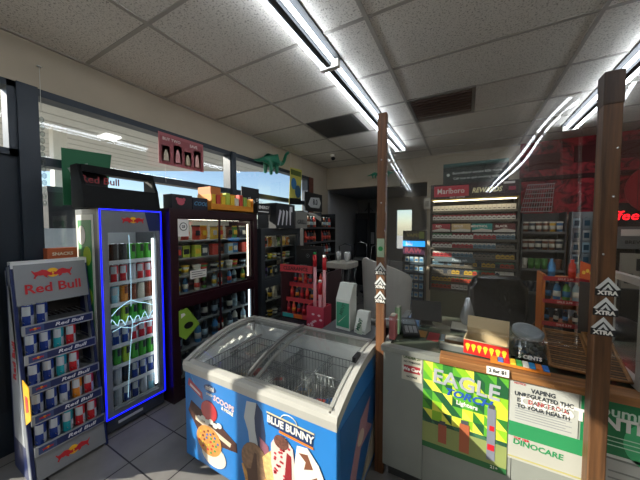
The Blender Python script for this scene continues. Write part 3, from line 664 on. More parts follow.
m.box(.05, W - .05, .05, .055, .28, .61, LN); m.box(.055, W - .055, D - .055, D - .05, .28, .72, LN)
lp = [(.051, .28), (D - .051, .28)] + [(y, z - .035) for y, z in prof[::-1] if .05 < y < D - .05]
m.T = YZ(.0302); m.prism(lp, 0, .02, LN); m.T = YZ(W - .055); m.prism(lp, 0, .0205, LN)
m.build('body', fz)
for x in (.1, W - .1):
    for y in (.1, D - .1): MB(BLACK).lathe([(.025, -.015), (.025, .015)], (x, y, .025), 12, ax='X').build('caster', fz)
m = MB(WRIM); band = [(y, z + .004) for y, z in prof] + [(y, z - .05) for y, z in prof[::-1]]
m.T = YZ(-.004); m.prism(band, 0, .03); m.T = YZ(W - .034); m.prism(band, 0, .038)
m.T = YZ(.044); m.prism([(-.012, .60), (-.014, .64), (-.006, .662), (.02, .672), (.024, .66), (.02, .60)], 0, W - .088)
m.prism([(-.012, .60), (-.014, .64), (-.006, .662), (.0, .668), (.0, .6)], -.048, .0); m.prism([(-.012, .60), (-.014, .64), (-.006, .662), (.0, .668), (.0, .6)], W - .088, W - .04)
m.prism([(D - .05, .70), (D - .05, .772), (D + .008, .764), (D + .008, .70)], 0, W - .088); m.build('rim', fz)
def pane(x0, x1, dz):
    g = MB(GLASS); g.T = YZ(x0); a = [(.025 + (D - .07) * k / 12, top(.025 + (D - .07) * k / 12) + dz) for k in range(13)]
    g.prism(a + [(y, z - .004) for y, z in a[::-1]], 0, x1 - x0)
    f = MB(M('#a5a59f', .35, .3))
    for x in (x0, x1 - .018): f.T = YZ(x); f.prism([(y, z + .004) for y, z in a] + [(y, z - .008) for y, z in a[::-1]], 0, .018)
    f.T = YZ(x0)
    for q in (0, 12): y, z = a[q]; f.prism([(y - .012, z - .008), (y + .012, z - .008), (y + .012, z + .005), (y - .012, z + .005)], 0, x1 - x0)
    o = f.build('sliding_lid', fz); g.build('lid_glass', o); return o, a
l1, a1 = pane(.03, .56, -.012); l2, a2 = pane(.50, W - .034, .004)
m = MB(M('#6d6d6c', .35, .3)); m.T = Matrix(); m.tube([(.515, y, z + .016) for y, z in a2], .011, 8); m.build('lid_handle', l2)
m = MB(M('#8b8b88', .3, .4)); m.tube([(.27, .12, top(.12) + .01), (.3, .2, top(.2) + .02), (.34, .34, top(.34) + .01)], .008, 8); m.build('lid_handle', l1)
B('lid_lock', BLACK, (W - .05, W - .03, .3, .38, top(.34) + .0, top(.34) + .03), parent=fz)
# wire baskets
def basket(x0, x1, y0, y1, i, lab):
    t = thing('wire_basket', lab, 'basket', (-1.555, 1.04, 0), group='wire baskets in the freezer')
    m = MB(WIRE); z0, z1 = .40, .625; r = .0024
    n = 9
    for k in range(n + 1):
        x = x0 + (x1 - x0) * k / n; m.tube([(x, y0, z1), (x, y0, z0), (x, y1, z0), (x, y1, z1)], r, 4)
    for k in range(n + 1):
        y = y0 + (y1 - y0) * k / n; m.tube([(x0, y, z1), (x0, y, z0), (x1, y, z0), (x1, y, z1)], r, 4)
    for z in (z1, (z0 + z1) / 2 + .06, (z0 + z1) / 2 - .06): m.tube([(x0, y0, z), (x1, y0, z), (x1, y1, z), (x0, y1, z), (x0, y0, z)], r * 1.4, 4)
    m.build('wire_mesh', t)
bi = 0
for r_, (ya, yb) in enumerate(((.075, .31), (.325, .565))):
    for k in range(4):
        xa = .07 + .234 * k
        basket(xa, xa + .222, ya, yb, bi, 'wire basket in the freezer, %s row, %s' % (['front', 'back'][r_], nth(k))); bi += 1
cw = [('#c9d8e4', 'white and blue'), ('#b4483c', 'red'), ('#cdb48a', 'tan'), ('#3d6ea8', 'blue'), ('#e6e2da', 'white')]
q = 0
for (xx, yy, zz, rz, ci) in ((.63, .13, .405, .3, 0), (.75, .2, .405, -.2, 4), (.86, .14, .405, .1, 0), (.92, .22, .405, .6, 3), (.6, .22, .405, 1.2, 4), (.13, .4, .405, .2, 2), (.2, .47, .405, .9, 1),
                             (.86, .42, .405, .4, 0), (.93, .5, .405, -.3, 1), (.4, .44, .405, .5, 4), (.13, .16, .405, .1, 2), (.58, .28, .405, .8, 0), (.7, .27, .405, 0, 3), (.85, .27, .405, .2, 4), (.97, .12, .405, 1.4, 0), (.8, .34, .43, .2, 3), (.62, .42, .405, .3, 2), (.7, .5, .405, -.5, 4), (.38, .2, .405, .4, 0), (.45, .12, .405, 1, 2)):
    m = MB(M(cw[ci][0], .4)); m.box(-.045, .045, -.028, .028, 0, .022); m.box(-.03, .03, -.018, .018, .022, .024, M(['#c84434', '#2f5f9a', '#e6e2da'][q % 3], .4)); m.box(-.056, -.045, -.028, .028, .008, .014); m.box(.045, .056, -.028, .028, .008, .014)
    o = m.build('ice_cream_bar', None, .003, (-1.555 + xx, 1.04 + yy, zz)); o.rotation_euler = (0, 0, rz)
    tag(o, '%s wrapped ice cream bar in the freezer, %s' % (cw[ci][1], ['front right basket', 'third front basket, right side', 'rightmost front basket, left side', 'rightmost front basket, far side', 'third front basket, far side',
        'back left basket, near side', 'back left basket, far side', 'rightmost back basket, near side', 'rightmost back basket, far side', 'second back basket', 'front left basket', 'third front basket, rear edge', 'third front basket, rear right corner', 'rightmost front basket, rear edge', 'rightmost front basket, right edge', 'rightmost back basket, front edge', 'third back basket, near side', 'third back basket, far side', 'second front basket, rear', 'second front basket, near side'][q]), 'ice cream', 'ice creams in the freezer'); q += 1
# front graphics
m = MB(BLUE); m.T = FRONT(-.0005)
m.box(.004, W - .004, .06, .60, 0, .001, M('#2479c4', .35))
m.prism([(.05, .60), (.13, .49), (.2, .45), (.11, .50)], .001, .0018, M('#55b4e0', .35))
m.prism([(.03, .515), (.17, .455), (.165, .50), (.04, .56)], .0018, .0026, M('#b04a58', .4)); m.prism([(.05, .515), (.15, .475), (.147, .49), (.055, .53)], .0026, .003, M('#e6d4d4', .4))
m.disc(.235, .545, .055, .022, .001, .002, M('#123a70', .4)); m.text('mini', .235, .547, .042, .0025, M('#e9e6df', .4), .001); m.text('treats', .23, .51, .024, .0025, M('#e9e6df', .4), .0004)
m.prism([(.03, .35), (.06, .42), (.2, .37), (.34, .34), (.45, .29), (.455, .24), (.3, .22), (.12, .25)], .001, .003, M('#4a2b22', .5, 0, .3, 30))
m.prism([(.1, .31), (.4, .25), (.41, .275), (.1, .34)], .003, .0036, M('#d9c8b0', .5)); m.disc(.225, .405, .07, .062, .0018, .0042, M('#b81f28', .35))
m.disc(.26, .145, .105, .07, .002, .0045, M('#e9dcc8', .5)); m.disc(.22, .22, .11, .09, .003, .005, M('#cf9048', .5, 0, .15, 30))
for k in range(26):
    a = k * 2.4; r = math.sqrt((k + 1) / 27); m.disc(.22 + .09 * r * math.cos(a), .22 + .072 * r * math.sin(a), .008, .0065, .005, .0066, M(['#c8242e', '#2f6fc0', '#e3b93a', '#3f9a45', '#7a3b22'][k % 5], .4), 8)
for k in range(6): m.disc(.14 + .035 * k, .335 + .012 * (k % 2), .022, .016, .005, .0065, M('#ece7dc', .4), 10)
m.text('SCOOPS', .35, .49, .045, .0025, M('#e2c6cc', .4), .0015, -.12); m.text('& MORE', .38, .455, .026, .0025, M('#ece7dc', .4), .001, -.12)
m.prism([(.53, .565), (.60, .575), (.585, .49), (.59, .42), (.61, .34), (.655, .3), (.67, .16), (.60, .12), (.585, .26), (.55, .33), (.54, .40), (.51, .47)], .001, .003, M('#a9b0b5', .35, .3))    # grey upright strip
m.prism([(.60, .575), (.64, .54), (.66, .42), (.655, .33), (.61, .34), (.59, .42), (.585, .49)], .001, .002, M('#28385a', .5)); m.prism([(.62, .4), (.68, .37), (.69, .26), (.63, .26)], .002, .003, M('#8e5a6a', .5))
m.prism([(.673, .55), (.951, .537), (.946, .475), (.68, .49)], .001, .003, M('#14325e', .4)); m.prism([(.67, .558), (.955, .545), (.955, .537), (.67, .55)], .003, .004, M('#d8c8a0', .4)); m.prism([(.75, .485), (.95, .475), (.95, .464), (.75, .472)], .003, .004, M('#dd7a2a', .4))
m.text('BLUE BUNNY', .812, .514, .05, .0042, WHITE, .0018, -.05, .93)
m.T = FRONT(-.0005, .81, .545); m.tube([(.05 * math.cos(a), .035 * math.sin(a), .003) for a in [PI * k / 10 for k in range(11)]], .0025, 5, WHITE); m.T = FRONT(-.0005)
m.disc(.585, .25, .095, .1, .003, .005, M('#8a6a50', .5, 0, .3, 40)); m.prism([(.53, .19), (.56, .2), (.585, .3), (.6, .3), (.61, .12), (.54, .1)], .005, .006, M('#5c4032', .5))
m.prism([(.49, .2), (.68, .2), (.64, .076), (.53, .076)], .002, .0049, M('#cf9a52', .5, 0, .2, 60)); m.prism([(.64, .3), (.7, .36), (.78, .16), (.74, .1), (.66, .2)], .0035, .0055, M('#dfb878', .5, 0, .25, 50))
m.prism([(.70, .3), (.70, .4), (.73, .45), (.79, .46), (.835, .42), (.86, .2), (.84, .1), (.76, .076), (.72, .2)], .004, .0062, M('#e2c4be', .5))
for k in range(46): m.disc(.72 + .11 * random.random(), .12 + .31 * random.random(), .008, .006, .0062, .0075, M('#b4303c', .4), 8)
m.disc(.765, .43, .045, .035, .0062, .0078, M('#6a4034', .5, 0, .4, 90)); m.prism([(.78, .2), (.80, .39), (.825, .38), (.83, .19)], .0061, .0078, M('#8c1c24', .4))
m.prism([(.84, .32), (.86, .45), (.92, .46), (.98, .40), (1.03, .3), (1.04, .2), (.98, .09), (.88, .09), (.86, .2)], .0045, .0066, M('#e8e0d4', .5))
m.prism([(.87, .42), (.92, .43), (.95, .37), (.90, .35), (.91, .39)], .0066, .0075, M('#7a4a34', .5)); m.prism([(.93, .31), (.97, .34), (1.0, .27), (.96, .22), (.965, .27)], .0066, .0075, M('#7a4a34', .5)); m.prism([(.88, .24), (.91, .28), (.93, .2), (.89, .17)], .0066, .0075, M('#7a4a34', .5))
m.build('front_graphic', fz)
m = MB(M('#1b5a98', .4)); m.T = frm((W + .0003, 0, 0), (0, 1, 0), (0, 0, 1)); m.box(.03, D - .03, .075, .58, 0, .001)
m.prism([(.12, .2), (.3, .46), (.46, .5), (.4, .38), (.5, .3), (.3, .3), (.22, .16)], .001, .003, M('#a37a86', .5)); m.disc(.3, .36, .05, .04, .003, .004, M('#c9b4a8', .5))
m.prism([(.3, .08), (.6, .08), (.6, .36)], .001, .003, M('#8b8678', .6)); m.prism([(.36, .09), (.58, .09), (.58, .3)], .003, .004, M('#a9a292', .6)); m.build('side_graphic', fz)

# ================================================================== CANDY DISPLAY and terminal behind the freezer
t = thing('candle_display', 'red tiered display stand of small red bottles behind the freezer', 'display rack', (-1.60, 2.1, 0))
RD = M('#c23a40', .5)
B('base', M('#2b2226', .5), (0, .52, 0, .3, 0, .62), parent=t)
B('side_panel', M('#3a2024', .5), (0, .012, 0, .3, .62, 1.1), parent=t); B('side_panel', M('#3a2024', .5), (.508, .52, 0, .3, .62, 1.1), parent=t)
m = MB(RD); m.T = FRONT(-.005); m.box(0, .36, 1.08, 1.15, -.02, 0); m.text('CLEARANCE', .18, 1.115, .05, .001, M('#4a1216', .5), .001); m.build('header', t)
for i, z in enumerate((.66, .8, .94)):
    yb = .02 + .06 * i
    B('tier', M('#7d2630', .5), (.012, .508, yb, .28, z - .02, z), parent=t)
    m = MB(RD); m.T = FRONT(yb); m.box(.012, .508, z - .03, z + .012, 0, .004)
    if i == 0: m.box(.012, .14, z - .03, z + .01, .004, .006, M('#2fa3a0', .5)); m.box(.15, .24, z - .03, z + .01, .004, .006, ORANGE)
    m.build('price_rail', t)
    for j in range(8):
        item('bottle', ['#8c2030', '#c84434', '#39424c'][(i + j) % 3] if (i, j) != (2, 3) else '#39424c', ['#c8242e', '#e08a2c', '#c8242e'][j % 3], 'sauce_bottle', (-1.60 + .05 + .06 * j, 2.1 + yb + .05, z + .001),
             'small red capped bottle, %s on %s tier of the red display' % (nth(j), ['bottom', 'middle', 'top'][i]), 'bottles on the red display', 'bottle', PI / 2, .62)
t = thing('tube_box', 'pink open box holding tall red candy tubes beside the red display', 'box', (-1.15, 1.86, .0))
B('box', M('#b8324a', .5), (0, .16, 0, .01, .6, .86), (0, .16, .13, .14, .6, .86), (0, .01, .01, .13, .6, .86), (.15, .16, .01, .13, .6, .86), (0, .16, 0, .14, .59, .6), parent=t)
m = MB(M('#e8c8cc', .5)); m.T = FRONT(0)
for k in range(12): m.disc(.02 + .12 * random.random(), .62 + .2 * random.random(), .014, .009, 0, .002, None, 8)
m.build('printed_front', t); B('stand', BLACK, (.02, .14, .02, .12, 0, .59), parent=t)
for k, (x, z, c) in enumerate(((-1.11, 1.28, 'green'), (-1.06, 1.05, 'white'), (-1.02, 1.26, 'white'))):
    m = MB(M('#d9d4cc', .3)); m.tube([(x, 1.93, .61), (x, 1.93, z - .1)], .014, 10, M('#d89aa0', .3)); m.tube([(x, 1.93, z - .1), (x, 1.93, z)], .017, 10, RED); m.tube([(x, 1.93, z), (x, 1.93, z + .02)], .014, 10, GREEN if c == 'green' else WHITE)
    tag(m.build('candy_tube'), 'tall clear candy tube with red top, %s in the pink box' % ['leftmost', 'middle', 'rightmost'][k], 'candy', 'candy tubes in the pink box')
t = thing('monitor', 'black monitor seen from behind above the red display', 'monitor', (-1.75, 2.6, 0))
m = MB(BLACK); m.box(0, .36, 0, .03, 1.08, 1.3); m.box(.08, .28, -.03, 0, 1.12, 1.26); m.build('screen_case', t)
m = MB(M('#9a9c9e', .4)); m.T = FRONT(-.031, .18, 1.19); m.disc(0, 0, .022, None, 0, .001); m.disc(0, 0, .019, None, .001, .0015, BLACK); m.text('o', 0, .002, .02, .002, M('#9a9c9e', .4), .001); m.build('emblem', t)
B('stand', BLACK, (.15, .21, .03, .06, .84, 1.2), (.08, .28, -.02, .16, .82, .84), parent=t)
tag(B('side_cabinet', M('#26282b', .5), (-1.85, -1.45, 2.45, 3.0, 0, .82)), 'dark low cabinet under the monitor', 'cabinet')
# pale curved desk
t = thing('side_stand', 'small pale topped stand on a dark leg in the middle of store', 'table', (-1.27, 2.44, 0))
m = MB(M('#9b988f', .5)); m.prism([(-.02, 0), (.24, -.02), (.27, .1), (.25, .28), (0, .28)], 1.09, 1.15); m.build('top', t, .008)
MB(DGREY).lathe([(.16, 0), (.16, .02), (.03, .04), (.025, 1.09)], (.16, .15, 0), 12).build('leg', t)
t = thing('tub_chair', 'pale grey curved back chair behind the left wooden post', 'chair', (-.78, 2.9, 0))
vs = []; n = 14
for k in range(n + 1):
    a = PI * (1.06 + .9 * k / n); zt = 1.18 - .22 * (k / n) ** 2 if k > 3 else 1.12 + .02 * k
    for r, z in ((.26, .5), (.29, zt), (.26, zt), (.23, .5)): vs.append((r * math.cos(a), .1 + r * .8 * math.sin(a), z))
fs = [(4 * k + i, 4 * k + (i + 1) % 4, 4 * k + 4 + (i + 1) % 4, 4 * k + 4 + i) for k in range(n) for i in range(4)] + [(0, 3, 2, 1), (4 * n, 4 * n + 1, 4 * n + 2, 4 * n + 3)]
MB(M('#c4c3bd', .45)).add(vs, fs).build('backrest', t, .008)
MB(M('#a09f9a', .45)).lathe([(.2, .44), (.24, .47), (.24, .5), (.2, .52)], (0, .08, 0), 18).build('seat', t); MB(DGREY).lathe([(.2, 0), (.2, .02), (.03, .04), (.03, .44)], (0, .08, 0), 14).build('pedestal', t)
for k, (x, s, lb) in enumerate(((-1.1, .035, 'small white cup standing on the pale topped stand'), (-1.2, .025, 'smaller white cup at left on the pale topped stand'))):
    m = MB(M('#c5c8c8', .4)).lathe([(s * .7, 0), (s, .06), (s, .09), (s * .6, .1)], (x, 2.6, 1.151), 12); tag(m.build('cup'), lb, 'cup')
t = thing('waste_bin', 'dark ribbed waste bin behind the pale topped stand', 'bin', (-1.45, 3.3, 0)); m = MB(M('#2e3033', .5)).lathe([(.13, 0), (.15, .4), (.16, .62), (.155, .63)], (0, 0, 0), 16); m.build('bucket', t); MB(DGREY).lathe([(.165, .6), (.165, .65), (.1, .68)], (0, 0, 0), 16).build('lid', t)

# leaflet boxes between the freezer and left post
def leaflet(loc, w_, h, c, label, rz):
    t = thing('leaflet_box', label, 'box', loc, rz)
    m = MB(M('#d6dbd4', .5)); m.T = YZ(0); m.prism([(0, 0), (.1, 0), (.1, h), (.06, h), (0, h - .12)], 0, w_); m.build('carton', t)
    m = MB(M(c, .5)); m.T = FRONT(-.0005); m.box(.006, w_ - .006, .02, h - .14, 0, .001); m.prism([(.02, .05), (w_ - .03, .12), (w_ - .02, h - .22), (.03, h - .3)], .001, .002, M('#c9d4c0', .5))
    m.text('MINT', w_ / 2, h * .45, .04, .003, M('#2a6a50', .5), .001, 1.2); m.build('printed_front', t)
leaflet((-.88, 1.86, .722), .125, .35, '#3e9a78', 'tall green and white leaflet box behind the freezer', -.15)
leaflet((-.72, 1.84, .724), .09, .15, '#a9b8a8', 'short white box just left of the wooden post', -.1)
tag(B('side_table', M('#5d6063', .5), (-.97, -.56, 1.72, 2.05, .0, .72)), 'grey side table behind the freezer by the left post', 'table')

# ================================================================== POSTS and PLEXIGLASS
PW = wood('#4a2e1c', '#7d5230'); PD = wood('#2c1e16', '#4c3524')
t = thing('wooden_post', 'thin brown wooden post at left end of the counter', 'post', (-.442, 1.57, 0))
MB(PW).box(-.026, .026, -.02, .02, 0, 2.17).build('timber', t, .003)
def xtra(m, x, y, s):
    m.prism([(x - .5 * s, y - .1 * s), (x, y + .55 * s), (x + .5 * s, y - .1 * s), (x + .5 * s, y - .5 * s), (x - .5 * s, y - .5 * s)], 0, .002, M('#16181a', .5))
    m.prism([(x - .5 * s, y - .1 * s), (x, y + .55 * s), (x + .5 * s, y - .1 * s), (x + .34 * s, y - .14 * s), (x, y + .3 * s), (x - .34 * s, y - .14 * s)], .002, .003, M('#c9cccc', .4))
    m.prism([(x - .22 * s, y - .16 * s), (x + .02 * s, y + .18 * s), (x + .22 * s, y - .16 * s), (x + .1 * s, y - .16 * s), (x, y), (x - .1 * s, y - .16 * s)], .002, .003, M('#c9cccc', .4))
    m.text('XTRA', x, y - .33 * s, .3 * s, .003, WHITE, .001)
m = MB(M('#9fb59a', .5)); m.T = FRONT(-.021, 0, 0); m.box(-.022, .022, 1.33, 1.44, 0, .002); m.disc(0, 1.38, .014, None, .002, .003, GREEN); m.build('green_sticker', t)
for k in range(3):
    m = MB(BLACK); m.T = FRONT(-.021, 0, 0); xtra(m, 0, 1.26 - .085 * k, .072); m.build('arrow_sticker', t)
for z in (1.9, 1.65): MB(SILV).lathe([(.004, 0), (.004, -.003)], (0, -.02, z), 8, ax='Y').build('screw', t)
t = thing('wooden_post', 'thick dark wooden post in front of the counter at right', 'post', (.474, 1.45, 0))
MB(wood('#3a2617', '#6e4a2c')).box(-.027, .027, -.03, .03, 0, 1.97).build('timber', t, .004)
MB(PD).box(-.029, .029, -.032, .032, 1.965, 2.09).build('post_cap', t, .004)
for k in range(3):
    m = MB(BLACK); m.T = FRONT(-.031, 0, 0); xtra(m, .006 - .004 * k, 1.275 - .078 * k, .07); m.build('arrow_sticker', t)
for x, z in ((.015, 1.8), (.01, 1.62), (-.01, 1.4)): MB(CHROME).lathe([(.004, 0), (.004, -.003)], (x, -.03, z), 8, ax='Y').build('screw', t)
def plexi(x0, x1, ph, bow, lean):
    nx, nz = 60, 60; vs = []; fs = []
    for side in (0, 1):
        for i in range(nx + 1):
            for j in range(nz + 1):
                u, v = i / nx, j / nz; x = x0 + (x1 - x0) * u
                vs.append((x, 1.487 + .005 * side + .06 * v + bow * (x - x0 - .08) ** 2 + lean * (x - x0) + .0009 * math.sin(17 * x + 6 * v + ph) + .001 * math.sin(17 * v + 4 * x + ph), .98 + 1.12 * v))
    N = (nx + 1) * (nz + 1)
    for i in range(nx):
        for j in range(nz):
            q = i * (nz + 1) + j; fs.append((q, q + nz + 1, q + nz + 2, q + 1)); fs.append((N + q, N + q + 1, N + q + nz + 2, N + q + nz + 1))
    rim = [i * (nz + 1) for i in range(nx + 1)] + [nx * (nz + 1) + j for j in range(1, nz + 1)] + [i * (nz + 1) + nz for i in range(nx - 1, -1, -1)] + [j for j in range(nz - 1, 0, -1)]
    for k in range(len(rim)): p, q = rim[k], rim[(k + 1) % len(rim)]; fs.append((p, N + p, N + q, q))
    return MB(PLEXI).add(vs, fs, None, True).build('plexiglass_screen')
tag(plexi(-.412, .436, 0, .08, 0.004), 'clear plexiglass screen hanging between the two wooden posts', 'screen')
tag(plexi(.512, 1.7, 1.5, .0, .03), 'clear plexiglass screen to the right of the thick post', 'screen')

# ================================================================== COUNTER
ct = thing('sales_counter', 'long pale sales counter with wood edged glass top and posters', 'counter', (-.41, 1.52, 0))
CP = M('#8d918a', .6)
B('front_panel', CP, (0, .22, 0, .03, .1, .79), (.223, .62, 0, .03, .1, .79), (.623, 2.6, 0, .03, .1, .79), parent=ct)
B('side_panel', CP, (0, .03, .03, .72, .1, .79), parent=ct); B('shelf', M('#4a4d4c', .6), (.03, 2.6, .03, .72, .45, .47), parent=ct)
B('kick_board', M('#37393a', .7), (.02, 2.6, .06, .7, 0, .1), parent=ct)
B('back_panel', M('#4a4d4c', .6), (.03, 2.6, .7, .72, .1, .79), parent=ct)
B('counter_top', M('#4d5448', .15, 0, .2, 6), (-.01, 2.6, .04, .74, .79, .817), parent=ct)
B('edge_strip', M('#7d807a', .4), (-.012, .30, -.015, .04, .79, .82), (-.012, .03, .04, .74, .8205, .825), parent=ct)
MB(wood('#6a4426', '#a06e3e', 'X')).box(.30, 2.6, -.02, .07, .79, .827).build('wood_edge', ct, .004)
m = MB(M('#4a6a3c', .4)); 
for k in range(14): m.box(.06 + .075 * k, .125 + .075 * k, .2 + .03 * (k % 2), .34, .8175, .8185, M(['#5e7a48', '#84602c', '#7a3030', '#49606e', '#8a8458', '#39523a'][k % 6], .3))
m.build('ticket_inlay', ct)
# posters stuck on the counter front; panel frame x from -.41, z up
def cposter(label, x0, x1, z0, z1, base, paint, cat='poster', lift=0):
    m = MB(M(base, .5)); m.T = FRONT(1.5195 - lift, x0, z0); m.box(0, x1 - x0, 0, z1 - z0, 0, .002); paint(m, x1 - x0, z1 - z0)
    return tag(m.build('counter_poster'), label, cat)
def p_eagle(m, W_, H_):
    random.seed(3); G = ['#2f7a30', '#8cc22a', '#c9dc3c', '#1f5a34', '#5aa832', '#e3e450']
    for i in range(8):
        for j in range(9):
            x, y = W_ * i / 8, H_ * j / 9; a, b_ = W_ / 8, H_ / 9
            low = j < 3
            for tri in (((x, y), (x + a, y), (x, y + b_)), ((x + a, y), (x + a, y + b_), (x, y + b_))):
                m.prism(list(tri), .002, .0026, M(['#2c5c44', '#3d7050', '#24503c'][random.randrange(3)] if low else G[random.randrange(6)], .5))
    m.box(0, W_, 0, .03, .0027, .0035, M('#2a6b3a', .5)); m.box(0, W_, .03, .14, .0027, .0032, M('#8f9a5c', .5))
    m.text('EAGLE', W_ * .52, H_ - .085, .105, .0036, M('#a9adb3', .4), .002, -.05)
    m.text('TORCH', W_ * .55, H_ - .15, .05, .0036, M('#2a58b0', .4), .0015, -.05, 1.2, .25); m.text('Lighters', W_ * .55, H_ - .19, .03, .0036, WHITE, .0008, -.05)
    for (x, y, w1, h1, c) in ((.08, .05, .04, .1, '#a3563c'), (.18, .04, .045, .15, '#b0603e'), (.30, .05, .035, .26, '#7f8390')):
        m.box(x, x + w1, y, y + h1, .0036, .0048, M(c, .4)); m.box(x + .006, x + w1 - .006, y + h1, y + h1 + .02, .0036, .0048, M('#4a4e55', .4))
    m.box(.303, .332, .1, .13, .0048, .0055, RED); m.box(.31, .33, .2, .225, .0048, .0055, RED)
    m.text('21+', W_ - .05, .018, .02, .0038, WHITE, .0005)
cposter('green patterned lighter poster with large silver lettering on counter', -.19, .193, .305, .788, '#3f8a34', p_eagle)
def p_card(m, W_, H_):
    m.box(.012, W_ - .012, .045, .085, .002, .003, M('#a8343c', .5)); m.text('We Card', W_ / 2, .065, .026, .0035, WHITE, .001); m.text('UNDER 21', W_ / 2, .13, .02, .0025, M('#3c5a2c', .5), .0006)
    m.text('NO TOBACCO', W_ / 2, .105, .013, .0025, DGREY, .0004); m.text('NO SALE', W_ / 2, .022, .014, .0025, DGREY, .0004)
cposter('small age check sign with red band at left end of counter', -.305, -.195, .648, .788, '#c2bfae', p_card, 'sign')
def p_vape(m, W_, H_):
    T = M('#3a3f44', .5); m.text('VAPING', W_ * .5, H_ - .035, .028, .0025, T, .0009, 0, .88); m.text('UNREGULATED THC', W_ * .5, H_ - .062, .026, .0025, T, .0009, 0, .86)
    m.text('IS', W_ * .14, H_ - .09, .026, .0025, T, .0009, 0, .86); m.text('DANGEROUS', W_ * .58, H_ - .09, .028, .0025, M('#b04a4c', .5), .0008, 0, .86); m.text('TO YOUR HEALTH', W_ * .5, H_ - .118, .026, .0025, T, .0009, 0, .86)
    for k in range(6): m.box(.02, W_ - .02 - .02 * (k % 2), .018 + .012 * k, .0215 + .012 * k, .002, .0027, M('#8d9194', .5))
    m.text('NOTICE', .035, H_ - .012, .012, .0025, M('#b04a4c', .5), .0003)
cposter('white vaping health warning sheet below the candy jar', .20, .442, .585, .785, '#b4b6b0', p_vape, 'sign')
def p_dino(m, W_, H_):
    m.box(0, W_, H_ - .07, H_, .002, .003, M('#2c8a55', .5)); m.text('DINOCARE', .11, H_ - .1, .036, .0025, M('#2c8a55', .5), .0008, -.05); m.text('TOP TIER', .05, H_ - .078, .014, .0025, RED, .0003)
    m.box(0, W_, .01, .016, .002, .003, M('#b5ad6a', .5))
cposter('green and white car care poster under the vaping sheet', .197, .50, .40, .585, '#b4b4aa', p_dino)
def p_pump(m, W_, H_):
    m.text('pump', .128, H_ - .045, .06, .0025, M('#cfe0d2', .5), .001); m.text('CONSTANTLY.', -.0 + .02, H_ - .095, .07, .0025, WHITE, .003)
    m.disc(.2, .08, .07, .09, .002, .0026, M('#49b87a', .5)); m.box(0, W_, .0, .012, .002, .0026, M('#d8dcd4', .5))
    for k in range(3): m.box(.02, .5, .05 + .018 * k, .054 + .018 * k, .0027, .0033, M('#bfe0c8', .5))
cposter('large dark green fuel poster behind and right of the thick post', .45, 1.4, .55, .788, '#1d7a4a', p_pump)
m = MB(M('#b9bab4', .5)); m.T = FRONT(1.5195, .51, .40); m.box(0, .5, 0, .14, 0, .002)
for k in range(3): m.box(.03, .4, .03 + .03 * k, .036 + .03 * k, .002, .003, M('#8a8c88', .5))
tag(m.build('counter_poster'), 'pale grey printed sheet low on counter below the green poster', 'poster')

# ================================================================== THINGS ON THE COUNTER
Zc = .818
t = thing('candy_box', 'open cardboard candy box with red and yellow print on counter', 'box', (.0, 1.62, Zc + .01), -.12)
m = MB(M('#c2ae88', .7)); m.box(0, .2, 0, .006, 0, .075); m.box(0, .2, .14, .146, 0, .1); m.box(0, .006, .006, .14, 0, .08); m.box(.194, .2, .006, .14, 0, .08); m.box(.006, .194, .006, .14, 0, .005); m.build('carton', t)
m = MB(M('#d4c09a', .7)); m.T = frm((0, .14, .1), (1, 0, 0), (0, .3, 1)); m.box(.0, .2, 0, .065, -.004, 0); m.build('lid_flap', t)
m = MB(M('#c8241e', .5)); m.T = FRONT(-.0005); m.box(0, .2, 0, .072, 0, .001)
for k in range(7): m.disc(.02 + .027 * k, .045, .011, .011, .001, .002, M('#f0c52a', .5), 10); m.prism([(.012 + .027 * k, .035), (.028 + .027 * k, .035), (.02 + .027 * k, .012)], .001, .002, M('#f0c52a', .5))
m.build('printed_front', t)
for k in range(9):
    o = MB(M(['#e8dcc0', '#d8901c', '#f0e8d8'][k % 3], .5)).lathe([(.006, 0), (.011, .008), (.011, .04), (.004, .05)], (0, 0, 0), 8, ax='X').build('wrapped_sweet', None, 0, (.03 + .018 * k, 1.69 - .004 * k, Zc + .03 + .006 * (k % 2))); o.rotation_euler = (0, 0, .4 * k)
    tag(o, '%s wrapped sweet in the open candy box, %s' % (['cream', 'orange', 'white'][k % 3], nth(k)), 'sweet', 'sweets in the candy box')
# round clear jar with grey lid
t = thing('candy_jar', 'clear round jar with a tilted grey lid on the counter', 'jar', (.285, 1.69, Zc + .001))
MB(glass('jar_plastic', (.78, .82, .82), .1, .05)).lathe([(.055, 0), (.075, .012), (.082, .06), (.078, .1), (.06, .125), (.058, .14), (.054, .14), (.056, .12), (.074, .098), (.077, .06), (.07, .016), (.05, .006)], (0, 0, 0), 24).build('jar_body', t)
m = MB(M('#7e878c', .4)).lathe([(.066, 0), (.067, .018), (.05, .024), (.045, .02)], (0, 0, 0), 24); o = m.build('lid', t); o.location = (0, 0, .142); o.rotation_euler = (.28, .1, 0)
m = MB(WHITE); m.T = FRONT(-.083); m.text('5 CENTS', 0, .05, .024, 0, None, .001); m.build('label_lettering', t)
m = MB(M('#58606a', .5)); 
for k in range(40):
    a = random.random() * 6.28; r = .055 * math.sqrt(random.random()); m.lathe([(.004, -.008), (.008, 0), (.004, .008)], (r * math.cos(a), r * math.sin(a), .018 + .045 * random.random()), 6, M(['#4a4e56', '#8a8f96', '#2f5f8a', '#a8a29a'][k % 4], .5))
o = m.build('jar_sweets'); o.location = t.location; o['kind'] = 'stuff'; tag(o, 'grey and blue small sweets filling the round jar', 'sweets')
